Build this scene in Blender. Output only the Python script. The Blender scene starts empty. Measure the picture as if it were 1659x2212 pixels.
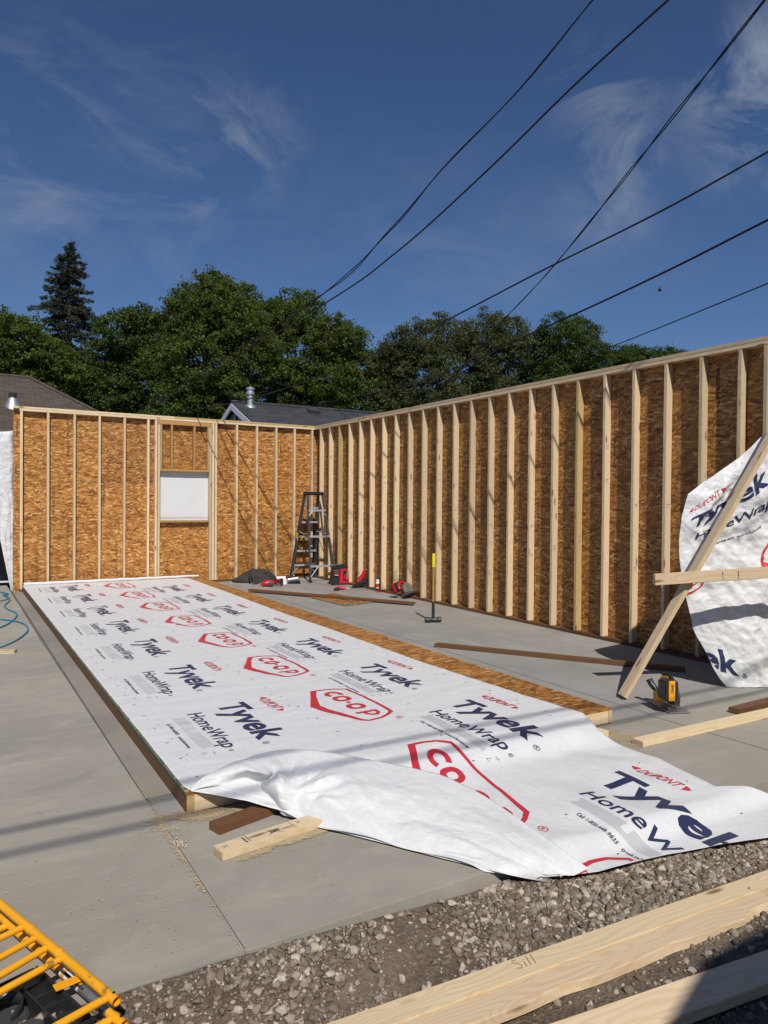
import bpy, bmesh, math, random
import numpy as np
from mathutils import Vector, Matrix, noise as mnoise

scene = bpy.context.scene
COL = scene.collection
rad = math.radians

# ------------------------------------------------------------------ camera
cd = bpy.data.cameras.new("camera"); cam = bpy.data.objects.new("camera", cd); COL.objects.link(cam)
yaw, pitch, roll = 0.5384, -0.0136, 0.0087
fw = Vector((math.sin(yaw)*math.cos(pitch), math.cos(yaw)*math.cos(pitch), math.sin(pitch)))
rt = Vector((math.cos(yaw), -math.sin(yaw), 0)); up = rt.cross(fw)
rt2 = rt*math.cos(roll)+up*math.sin(roll); up2 = -rt*math.sin(roll)+up*math.cos(roll)
M = Matrix((rt2, up2, -fw)).transposed().to_4x4(); M.translation = Vector((-6.371, -13.3712, 1.5316))
cam.matrix_world = M
cd.sensor_fit = 'HORIZONTAL'; cd.sensor_width = 36.0; cd.lens = 1559.68/1659*36.0
cd.clip_start = 0.05; cd.clip_end = 3000
scene.camera = cam

# ------------------------------------------------------------------ sun, sky, exposure
SUN = Vector((-0.265, -0.80, 0.89)).normalized()
ld = bpy.data.lights.new("sun", 'SUN'); ld.energy = 4.3; ld.angle = rad(0.53); ld.color = (1.0, 0.95, 0.87)
lo = bpy.data.objects.new("sun", ld); COL.objects.link(lo); lo.location = (-5, -20, 25)
lo.rotation_euler = SUN.to_track_quat('Z', 'Y').to_euler()
w = bpy.data.worlds.new("World"); scene.world = w; w.use_nodes = True
nt = w.node_tree; nt.nodes.clear()
def N(nt, t, **k):
    n = nt.nodes.new(t)
    for a, b in k.items(): setattr(n, a, b)
    return n
out = N(nt, 'ShaderNodeOutputWorld'); bg = N(nt, 'ShaderNodeBackground')
sky = N(nt, 'ShaderNodeTexSky', sky_type='NISHITA', sun_disc=False)
sky.sun_elevation = math.asin(SUN.z); sky.sun_rotation = math.atan2(SUN.x, SUN.y)
sky.air_density = 1.0; sky.dust_density = 0.6; sky.ozone_density = 3.0; sky.altitude = 600
tc = N(nt, 'ShaderNodeTexCoord'); mp = N(nt, 'ShaderNodeMapping'); mp.inputs['Scale'].default_value = (1.0, 1.7, 2.6); mp.inputs['Rotation'].default_value = (0.3, 0.5, 0.9)
n1 = N(nt, 'ShaderNodeTexNoise'); n1.inputs['Scale'].default_value = 2.1; n1.inputs['Detail'].default_value = 9; n1.inputs['Roughness'].default_value = .62; n1.inputs['Distortion'].default_value = .5
n2 = N(nt, 'ShaderNodeTexNoise'); n2.inputs['Scale'].default_value = 1.35; n2.inputs['Detail'].default_value = 3
r1 = N(nt, 'ShaderNodeValToRGB'); r1.color_ramp.elements[0].position = .53; r1.color_ramp.elements[1].position = .85
r2 = N(nt, 'ShaderNodeValToRGB'); r2.color_ramp.elements[0].position = .42; r2.color_ramp.elements[1].position = .7
mu = N(nt, 'ShaderNodeMath', operation='MULTIPLY'); m3 = N(nt, 'ShaderNodeMath', operation='MULTIPLY'); m3.inputs[1].default_value = .34; m3.use_clamp = True
mix = N(nt, 'ShaderNodeMixRGB'); mix.inputs['Color2'].default_value = (3.6, 4.2, 5.2, 1)
tint = N(nt, 'ShaderNodeMixRGB', blend_type='MULTIPLY'); tint.inputs['Fac'].default_value = 1.0; tint.inputs['Color2'].default_value = (.56, .69, .88, 1)
L = nt.links.new
L(tc.outputs['Generated'], mp.inputs['Vector']); L(mp.outputs['Vector'], n1.inputs['Vector']); L(tc.outputs['Generated'], n2.inputs['Vector'])
L(n1.outputs['Fac'], r1.inputs['Fac']); L(n2.outputs['Fac'], r2.inputs['Fac']); L(r1.outputs['Color'], mu.inputs[0]); L(r2.outputs['Color'], mu.inputs[1])
acc = mu.outputs[0]
n4 = N(nt, 'ShaderNodeTexNoise'); n4.inputs['Scale'].default_value = 6.5; n4.inputs['Detail'].default_value = 10; n4.inputs['Roughness'].default_value = .66; n4.inputs['Distortion'].default_value = .9
mp4 = N(nt, 'ShaderNodeMapping'); mp4.inputs['Scale'].default_value = (.7, .8, 1.6); mp4.inputs['Rotation'].default_value = (.2, .6, .3); L(tc.outputs['Generated'], mp4.inputs['Vector']); L(mp4.outputs['Vector'], n4.inputs['Vector'])
r4 = N(nt, 'ShaderNodeValToRGB'); r4.color_ramp.elements[0].position = .44; r4.color_ramp.elements[1].position = .70; L(n4.outputs['Fac'], r4.inputs['Fac'])
for cdir, cr, amt in (((.299, .845, .443), .10, 2.3), ((.252, .879, .406), .08, 2.2), ((.647, .598, .473), .09, 1.9), ((.682, .6, .418), .08, 1.5), ((.762, .477, .445), .13, 3.4), ((.117, .919, .378), .36, .38), ((.212, .919, .332), .30, .35), ((.552, .776, .306), .25, .6), ((.073, .915, .397), .14, 1.4), ((.693, .623, .363), .09, 1.3)):
    vd = N(nt, 'ShaderNodeVectorMath', operation='DISTANCE'); L(tc.outputs['Generated'], vd.inputs[0]); vd.inputs[1].default_value = cdir
    mr = N(nt, 'ShaderNodeMapRange', interpolation_type='SMOOTHSTEP'); L(vd.outputs['Value'], mr.inputs['Value']); mr.inputs['From Min'].default_value = cr; mr.inputs['From Max'].default_value = 0; mr.inputs['To Max'].default_value = amt
    mm_ = N(nt, 'ShaderNodeMath', operation='MULTIPLY_ADD'); L(mr.outputs[0], mm_.inputs[0]); L(r4.outputs['Color'], mm_.inputs[1]); L(acc, mm_.inputs[2]); acc = mm_.outputs[0]
L(acc, m3.inputs[0]); L(m3.outputs[0], mix.inputs['Fac']); L(sky.outputs['Color'], tint.inputs['Color1']); L(tint.outputs['Color'], mix.inputs['Color1'])
L(mix.outputs['Color'], bg.inputs['Color']); bg.inputs['Strength'].default_value = 0.078; L(bg.outputs['Background'], out.inputs['Surface'])
scene.view_settings.view_transform = 'Standard'; scene.view_settings.look = 'None'
scene.view_settings.exposure = 0.0; scene.view_settings.gamma = 1.0; scene.view_settings.use_curve_mapping = False

# ------------------------------------------------------------------ materials
MATS = {}
class NB:
    """small helper that builds a node material"""
    def __init__(s, name):
        s.m = bpy.data.materials.new(name); s.m.use_nodes = True; s.nt = s.m.node_tree
        s.b = s.nt.nodes['Principled BSDF']; s.o = s.nt.nodes['Material Output']
        s.tc = s.n('ShaderNodeTexCoord'); s.info = s.n('ShaderNodeObjectInfo'); MATS[name] = s.m
    def n(s, t, **k): return N(s.nt, t, **k)
    def l(s, a, b): s.nt.links.new(a, b)
    def put(s, sock, v):
        if hasattr(v, 'is_output') or hasattr(v, 'links'): s.l(v, sock)
        else: sock.default_value = v
    def obj(s): return s.tc.outputs['Object']
    def pos(s): return s.n('ShaderNodeNewGeometry').outputs['Position']
    def mapping(s, v, scale=(1,1,1), rot=(0,0,0), loc=(0,0,0)):
        m = s.n('ShaderNodeMapping'); s.l(v, m.inputs['Vector']); m.inputs['Scale'].default_value = scale
        m.inputs['Rotation'].default_value = rot; m.inputs['Location'].default_value = loc; return m.outputs['Vector']
    def jitter(s, v, k=37.0):
        """shift the coordinates by the object's own random value"""
        a = s.n('ShaderNodeVectorMath', operation='SCALE'); cb = s.n('ShaderNodeCombineXYZ')
        for i in range(3): s.l(s.info.outputs['Random'], cb.inputs[i])
        s.l(cb.outputs[0], a.inputs[0]); a.inputs['Scale'].default_value = k
        b = s.n('ShaderNodeVectorMath', operation='ADD'); s.l(v, b.inputs[0]); s.l(a.outputs[0], b.inputs[1]); return b.outputs[0]
    def noise(s, v, sc=5, det=4, rough=.5, dist=0):
        t = s.n('ShaderNodeTexNoise'); s.l(v, t.inputs['Vector']); t.inputs['Scale'].default_value = sc
        t.inputs['Detail'].default_value = det; t.inputs['Roughness'].default_value = rough; t.inputs['Distortion'].default_value = dist
        return t.outputs['Fac']
    def ramp(s, f, *st):
        r = s.n('ShaderNodeValToRGB'); s.l(f, r.inputs['Fac']); e = r.color_ramp.elements
        while len(e) < len(st): e.new(.5)
        for i, (p, c) in enumerate(st):
            e[i].position = p; e[i].color = (c, c, c, 1) if not hasattr(c, '__len__') else (*c, 1)
        return r.outputs['Color']
    def mix(s, f, a, b, mode='MIX'):
        m = s.n('ShaderNodeMixRGB', blend_type=mode); s.put(m.inputs[0], f)
        s.put(m.inputs[1], (*a, 1) if isinstance(a, tuple) else a); s.put(m.inputs[2], (*b, 1) if isinstance(b, tuple) else b); return m.outputs[0]
    def math(s, op, a, b=0.0, c=None):
        m = s.n('ShaderNodeMath', operation=op); s.put(m.inputs[0], a); s.put(m.inputs[1], b)
        if c is not None: s.put(m.inputs[2], c)
        return m.outputs[0]
    def voro(s, v, sc, feat='F1', rnd=1.0):
        t = s.n('ShaderNodeTexVoronoi', feature=feat); s.l(v, t.inputs['Vector']); t.inputs['Scale'].default_value = sc; t.inputs['Randomness'].default_value = rnd; return t
    def done(s, col, rough=.6, bump=None, bs=.3, bd=.01, metal=0.0, spec=.3):
        s.put(s.b.inputs['Base Color'], (*col, 1) if isinstance(col, tuple) else col); s.put(s.b.inputs['Roughness'], rough)
        s.b.inputs['Metallic'].default_value = metal; s.b.inputs['Specular IOR Level'].default_value = spec
        if bump is not None:
            b = s.n('ShaderNodeBump'); s.l(bump, b.inputs['Height']); b.inputs['Strength'].default_value = bs; b.inputs['Distance'].default_value = bd
            s.l(b.outputs[0], s.b.inputs['Normal'])
        return s.m

def wood(name, base, dark, endc, knotc, kscale=1.0):
    s = NB(name); v = s.jitter(s.obj())
    g = s.mapping(v, (.9, 22, 22)); warp = s.noise(s.mapping(v, (1.2, 5, 5)), 1.0, 2, .5)
    kn = s.voro(s.mapping(v, (2.6*kscale, 10.5, 10.5)), 1.0, 'F1')
    kd = s.ramp(kn.outputs['Distance'], (.07, 1.0), (.17, 0.0))
    halo = s.ramp(kn.outputs['Distance'], (.10, 1.0), (.42, 0.0))
    gm = s.n('ShaderNodeVectorMath', operation='ADD'); s.l(g, gm.inputs[0])
    cb = s.n('ShaderNodeCombineXYZ'); s.l(s.math('MULTIPLY', s.math('ADD', warp, s.math('MULTIPLY', halo, .22)), 7.0), cb.inputs[1]); s.l(cb.outputs[0], gm.inputs[1])
    wv = s.n('ShaderNodeTexWave', wave_type='BANDS', bands_direction='Y'); s.l(gm.outputs[0], wv.inputs['Vector'])
    wv.inputs['Scale'].default_value = .55; wv.inputs['Distortion'].default_value = 2.2; wv.inputs['Detail'].default_value = 3; wv.inputs['Detail Scale'].default_value = .6
    fine = s.noise(s.mapping(v, (3, 160, 160)), 1.0, 3, .6); big = s.noise(v, 1.3, 2)
    c = s.mix(s.ramp(wv.outputs['Fac'], (.3, 0.0), (1.0, .46)), base, dark)
    c = s.mix(s.math('MULTIPLY', s.ramp(fine, (.35, 1.0), (.6, 0.0)), .25), c, dark)
    c = s.mix(s.math('MULTIPLY', s.ramp(big, (.35, 0.0), (.7, 1.0)), .45), c, tuple(x*.86 for x in base))
    c = s.mix(s.math('MULTIPLY', kd, .85), c, knotc)
    vv = s.math('MULTIPLY_ADD', s.info.outputs['Random'], .32, .80)
    hs = s.n('ShaderNodeHueSaturation'); s.l(c, hs.inputs['Color']); s.l(vv, hs.inputs['Value']); s.l(s.math('MULTIPLY_ADD', s.math('FRACT', s.math('MULTIPLY', s.info.outputs['Random'], 7.3)), .012, .495), hs.inputs['Hue']); c = hs.outputs['Color']
    nx = s.n('ShaderNodeSeparateXYZ'); s.l(s.tc.outputs['Normal'], nx.inputs[0])
    en = s.math('GREATER_THAN', s.math('ABSOLUTE', nx.outputs['X']), .85)
    ring = s.noise(s.mapping(v, (1, 40, 40)), 1.0, 3)
    c = s.mix(en, c, s.mix(ring, endc, tuple(x*.75 for x in endc)))
    return s.done(c, .62, fine, .25, .002, spec=.25)
wood('spruce_lumber', (.70, .555, .365), (.54, .37, .19), (.60, .46, .29), (.17, .07, .025))
wood('aged_lumber', (.50, .36, .17), (.36, .22, .075), (.44, .31, .15), (.15, .06, .02))
wood('orange_lumber', (.50, .285, .10), (.38, .19, .055), (.5, .33, .15), (.16, .06, .02))
wood('treated_lumber', (.165, .078, .036), (.105, .046, .02), (.19, .10, .05), (.05, .02, .01))

def osb(name, plane, tone=1.0):
    """strand board: several layers of long randomly turned flakes laid one over another"""
    s = NB(name); v = s.obj()
    sp = s.n('ShaderNodeSeparateXYZ'); s.l(v, sp.inputs[0]); cb = s.n('ShaderNodeCombineXYZ')
    a, b = {'xz': ('X', 'Z'), 'yz': ('Y', 'Z'), 'xy': ('X', 'Y')}[plane]
    s.l(sp.outputs[a], cb.inputs[0]); s.l(sp.outputs[b], cb.inputs[1]); v = cb.outputs[0]
    cols = [(.0, (.11, .036, .008)), (.12, (.22, .080, .017)), (.36, (.35, .142, .032)), (.64, (.46, .208, .050)), (.86, (.57, .30, .088)), (1.0, (.72, .44, .17))]
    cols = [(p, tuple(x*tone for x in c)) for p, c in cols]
    wn = s.n('ShaderNodeTexNoise'); s.l(v, wn.inputs['Vector']); wn.inputs['Scale'].default_value = 4.5; wn.inputs['Detail'].default_value = 1
    wa = s.n('ShaderNodeVectorMath', operation='MULTIPLY_ADD'); s.l(wn.outputs['Color'], wa.inputs[0]); wa.inputs[1].default_value = (.030, .012, 0); s.l(v, wa.inputs[2]); v = wa.outputs[0]
    col = None; hgt = None
    K_ = 1.22; layers = [(4, 7.5, 36, .0), (20, 8, 38, .42), (-22, 8, 34, .48), (6, 7, 44, .5), (52, 9, 32, .80), (-9, 7, 36, .55), (-60, 9.5, 34, .84), (31, 9, 44, .72), (-4, 8, 30, .70)]
    if plane == 'yz' or plane == 'xy': layers = [(t, a, b, th) for t, a, b, th in layers]
    for i, (ang, sx, sy, th) in enumerate(layers):
        q = s.mapping(v, (1, 1, 1), (0, 0, rad(ang)), (i*3.7, i*1.9, 0)); q = s.mapping(q, (sx*K_, sy*K_, 1))
        vo = s.n('ShaderNodeTexVoronoi', feature='F1', voronoi_dimensions='2D'); s.l(q, vo.inputs['Vector']); vo.inputs['Scale'].default_value = 1
        sc = s.n('ShaderNodeSeparateXYZ'); s.l(vo.outputs['Color'], sc.inputs[0])
        lay = s.ramp(sc.outputs['X'], *cols)
        st = s.noise(s.mapping(q, (.5, 7, 1)), 1.0, 2, .6)
        lay = s.mix(s.math('MULTIPLY', s.ramp(st, (.4, 0.0), (.75, 1.0)), .35), lay, tuple(x*.45 for x in cols[2][1]))
        d = vo.outputs['Distance']
        edge = s.ramp(d, (.40, 1.0), (.64, .38)); lay = s.mix(1.0, lay, edge, 'MULTIPLY')
        if col is None: col, hgt = lay, sc.outputs['Z']
        else:
            mk = s.math('GREATER_THAN', sc.outputs['Y'], th); mk = s.math('MULTIPLY', mk, s.ramp(d, (.56, 1.0), (.62, 0.0)))
            col = s.mix(mk, col, lay); hgt = s.mix(mk, hgt, sc.outputs['Z'])
    big = s.noise(v, 1.7, 2); col = s.mix(s.math('MULTIPLY', big, .25), col, tuple(x*tone for x in (.28, .11, .028)))
    hs = s.n('ShaderNodeHueSaturation'); s.l(col, hs.inputs['Color']); s.l(s.math('MULTIPLY_ADD', s.info.outputs['Random'], .24, .88), hs.inputs['Value']); col = hs.outputs['Color']
    return s.done(col, .5, hgt, .45, .0025, spec=.35)
osb('strand_board_back', 'xz', 1.06); osb('strand_board_side', 'yz', .92); osb('strand_board_flat', 'xy', .95)  # side wall toned down: the grazing sun's dimness is put into its colour

def concrete(name, base, axis, sawdust=0.0):
    s = NB(name); p = s.pos()
    br = s.noise(s.mapping(p, (2.2, 130, 1) if axis == 'x' else (130, 2.2, 1)), 1.0, 3, .6)
    cl = s.noise(p, .9, 5, .55, .4); md = s.noise(p, 7, 5, .6); fn = s.noise(p, 90, 3, .6)
    c = s.mix(s.ramp(cl, (.3, 0.0), (.72, 1.0)), tuple(x*.76 for x in base), tuple(x*1.12 for x in base))
    c = s.mix(s.math('MULTIPLY', s.ramp(md, (.45, 0.0), (.75, 1.0)), .5), c, tuple(x*.72 for x in base))
    st = s.noise(s.mapping(p, (.7, 2.6, 1) if axis == 'x' else (1.6, .6, 1), (0, 0, .5)), 1.5, 7, .62, 1.8); c = s.mix(s.math('MULTIPLY', s.ramp(st, (.52, 0.0), (.66, 1.0)), .38), c, tuple(x*1.32 for x in base)); c = s.mix(s.math('MULTIPLY', s.ramp(st, (.30, 1.0), (.42, 0.0)), .4), c, tuple(x*.6 for x in base))
    c = s.mix(s.math('MULTIPLY', br, .22), c, tuple(x*.7 for x in base))
    c = s.mix(s.math('MULTIPLY', fn, .25), c, tuple(x*1.25 for x in base))
    ds = s.voro(p, 17, 'F1'); sx = s.n('ShaderNodeSeparateXYZ'); s.l(ds.outputs['Color'], sx.inputs[0])
    spot = s.math('MULTIPLY', s.ramp(ds.outputs['Distance'], (.05, 1.0), (.11, 0.0)), s.math('GREATER_THAN', sx.outputs['X'], .86))
    c = s.mix(s.math('MULTIPLY', spot, .8), c, tuple(x*.3 for x in base))
    spot2 = s.math('MULTIPLY', s.ramp(ds.outputs['Distance'], (.04, 1.0), (.08, 0.0)), s.math('LESS_THAN', sx.outputs['X'], .09))
    c = s.mix(s.math('MULTIPLY', spot2, .7), c, (.6, .56, .48))
    return s.done(c, .85, s.math('ADD', s.math('MULTIPLY', br, .6), fn), .25, .003, spec=.2)
concrete('pad_concrete', (.335, .310, .262), 'x'); concrete('apron_concrete', (.33, .306, .26), 'x'); concrete('floor_concrete', (.295, .284, .262), 'y')
concrete('curb_concrete', (.27, .245, .21), 'y')

def fabric(name, crinkle=0.0):
    s = NB(name); p = s.obj()
    f = s.noise(s.mapping(p, (30, 14, 30)), 1.0, 4, .65, .8); k = s.noise(p, 11, 4, .6, 1.2); fi = s.noise(p, 260, 2)
    c = s.mix(s.ramp(f, (.3, 0.0), (.75, 1.0)), (.79, .79, .79), (.70, .71, .73))
    tr = s.n('ShaderNodeBsdfTranslucent'); tr.inputs['Color'].default_value = (.75, .75, .72, 1)
    if crinkle:
        wv_ = s.n('ShaderNodeTexNoise'); s.l(p, wv_.inputs['Vector']); wv_.inputs['Scale'].default_value = 5; av_ = s.n('ShaderNodeVectorMath', operation='MULTIPLY_ADD'); s.l(wv_.outputs['Color'], av_.inputs[0]); av_.inputs[1].default_value = (.12, .12, .12); s.l(p, av_.inputs[2])
        v1 = s.voro(av_.outputs[0], 8, 'F1'); v2 = s.voro(av_.outputs[0], 21, 'F1'); k = s.math('ADD', s.math('MULTIPLY', v1.outputs['Distance'], 2.6*crinkle), s.math('ADD', s.math('MULTIPLY', v2.outputs['Distance'], 1.0*crinkle), k))
    s.done(c, .48, s.math('ADD', s.math('MULTIPLY', f, .7), s.math('ADD', k, s.math('MULTIPLY', fi, .15))), .5, .007, spec=.35)
    mx = s.n('ShaderNodeMixShader'); mx.inputs[0].default_value = .14; s.l(s.b.outputs[0], mx.inputs[1]); s.l(tr.outputs[0], mx.inputs[2]); s.l(mx.outputs[0], s.o.inputs['Surface'])
fabric('house_wrap_fabric'); fabric('crumpled_wrap_fabric', 1.6); fabric('folded_wrap_fabric', .45)
def plain(name, col, rough=.5, metal=0.0, var=.15, sc=20, bump=.1, spec=.4, wear=None):
    s = NB(name); p = s.obj(); f = s.noise(p, sc, 4, .6); c = s.mix(f, tuple(x*(1-var) for x in col), tuple(min(1, x*(1+var)) for x in col))
    if wear:
        wn = s.noise(p, sc*1.7, 6, .7, .5); c = s.mix(s.ramp(wn, (.60, 0.0), (.66, 1.0)), c, wear)
    return s.done(c, rough, f, bump, .002, metal, spec)
plain('ink_navy', (.022, .030, .085), .45, var=.2); plain('ink_red', (.52, .03, .045), .45); plain('ink_grey', (.055, .06, .085), .6); plain('ink_fine', (.30, .305, .33), .6)
plain('ink_brown', (.07, .03, .012), .7); plain('ink_pencil', (.09, .075, .06), .7)
plain('teal_edge_paint', (.012, .20, .19), .6); plain('yellow_paint', (.80, .36, .012), .36, sc=9, wear=(.36, .17, .03)); plain('dark_hole', (.01, .009, .008), .8)
plain('black_plastic', (.022, .023, .025), .38, spec=.5); plain('dusty_black_plastic', (.05, .05, .05), .6, var=.4, sc=12, spec=.4); plain('red_plastic', (.48, .012, .02), .38, spec=.5)
plain('tool_yellow', (.80, .37, .02), .42); plain('tool_grey_metal', (.42, .42, .42), .42, .75, sc=40, wear=(.25, .24, .22)); plain('aluminium', (.50, .51, .53), .58, .55, sc=30)
plain('galvanised', (.55, .56, .58), .45, .8, sc=12); plain('fibreglass_grey', (.045, .052, .06), .5); plain('sledge_iron', (.04, .043, .046), .5, .3, wear=(.12, .12, .12))
plain('handle_wood', (.40, .19, .06), .5, sc=14, wear=(.28, .12, .04)); plain('white_card', (.75, .76, .78), .55, var=.05); plain('label_blue', (.03, .22, .55), .5); plain('bag_cloth', (.035, .032, .03), .85, var=.35, sc=60)
plain('cord_blue', (.01, .20, .30), .5); plain('cord_orange', (.6, .16, .02), .5); plain('cable_black', (.012, .012, .013), .6); plain('white_siding', (.60, .63, .68), .6, sc=4, var=.06)
plain('bark', (.11, .085, .065), .9, sc=12, var=.4, bump=.8); plain('rubber', (.025, .025, .025), .8); plain('white_plastic', (.72, .72, .70), .4); plain('lime_yellow', (.80, .62, .01), .5)
plain('bird_feather', (.02, .02, .022), .8); plain('dust_tan', (.50, .42, .30), .9, var=.3, sc=60); plain('bottle_red', (.5, .03, .02), .4); plain('dark_glass', (.02, .025, .03), .15)
def shingle(name, c0, c1):
    s = NB(name); v = s.obj(); b = s.n('ShaderNodeTexBrick'); s.l(v, b.inputs['Vector']); b.offset = .5
    b.inputs['Scale'].default_value = 1; b.inputs['Brick Width'].default_value = .30; b.inputs['Row Height'].default_value = .145; b.inputs['Mortar Size'].default_value = .008; b.inputs['Bias'].default_value = 0
    b.inputs['Color1'].default_value = (*c0, 1); b.inputs['Color2'].default_value = (*c1, 1); b.inputs['Mortar'].default_value = (*[x*.35 for x in c0], 1)
    n = s.noise(v, 90, 3); c = s.mix(s.math('MULTIPLY', n, .4), b.outputs['Color'], tuple(x*1.5 for x in c1)); s.done(c, .9, b.outputs['Fac'], -.5, .01, spec=.1)
shingle('brown_shingles', (.062, .048, .040), (.098, .078, .066)); shingle('charcoal_shingles', (.030, .032, .037), (.058, .061, .068))
def leaf(name, c, t, tf=.35):
    s = NB(name); g = s.n('ShaderNodeNewGeometry'); c2 = s.mix(g.outputs['Random Per Island'], tuple(x*.55 for x in c), tuple(x*1.45 for x in c)); c2 = s.mix(s.math('MULTIPLY', s.ramp(s.noise(g.outputs['Position'], .9, 3), (.4, 0.0), (.65, 1.0)), .5), c2, (c[0]*1.5, c[1]*1.25, c[2]*1.3))
    s.done(c2, .6, spec=.10); tr = s.n('ShaderNodeBsdfTranslucent'); s.put(tr.inputs['Color'], (*t, 1)); mx = s.n('ShaderNodeMixShader'); mx.inputs[0].default_value = tf
    s.l(s.b.outputs[0], mx.inputs[1]); s.l(tr.outputs[0], mx.inputs[2]); s.l(mx.outputs[0], s.o.inputs['Surface'])
leaf('maple_leaf', (.080, .115, .026), (.14, .20, .03)); leaf('dark_leaf', (.058, .092, .024), (.09, .14, .022), .28); leaf('elm_leaf', (.080, .098, .040), (.09, .12, .03), .28); leaf('spruce_needle', (.046, .058, .038), (.03, .04, .02), .1)
def stone():
    s = NB('gravel_stone'); g = s.n('ShaderNodeNewGeometry'); r = g.outputs['Random Per Island']; p = g.outputs['Position']
    c = s.ramp(r, (0, (.135, .102, .076)), (.42, (.225, .182, .140)), (.76, (.37, .315, .25)), (1, (.60, .53, .43))); n = s.noise(p, 140, 4, .65)
    c = s.mix(s.ramp(n, (.35, 1.0), (.7, 0.0)), c, (.12, .10, .08), 'MULTIPLY') if False else s.mix(s.math('MULTIPLY', s.ramp(n, (.4, 0.0), (.65, 1.0)), .5), c, (.13, .11, .09))
    s.done(c, .9, n, .8, .004, spec=.15)
stone()
def dirt():
    s = NB('soil'); p = s.pos(); a = s.noise(p, 3, 5, .6); b = s.noise(p, 45, 6, .7); v = s.voro(p, 70)
    c = s.mix(s.ramp(a, (.35, 0.0), (.65, 1.0)), (.105, .076, .056), (.17, .13, .098)); c = s.mix(s.math('MULTIPLY', s.ramp(b, (.45, 0.0), (.7, 1.0)), .6), c, (.24, .205, .165))
    s.done(c, .95, s.math('ADD', b, s.math('MULTIPLY', v.outputs['Distance'], .5)), .9, .012, spec=.1)
    s = NB('grass_ground'); p = s.pos(); a = s.noise(p, .5, 5); c = s.mix(a, (.035, .06, .015), (.07, .09, .03)); s.done(c, .95)
    s = NB('sawdust'); g = s.n('ShaderNodeNewGeometry'); c = s.mix(g.outputs['Random Per Island'], (.36, .28, .17), (.62, .50, .31)); s.done(c, .9)
dirt()

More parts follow.
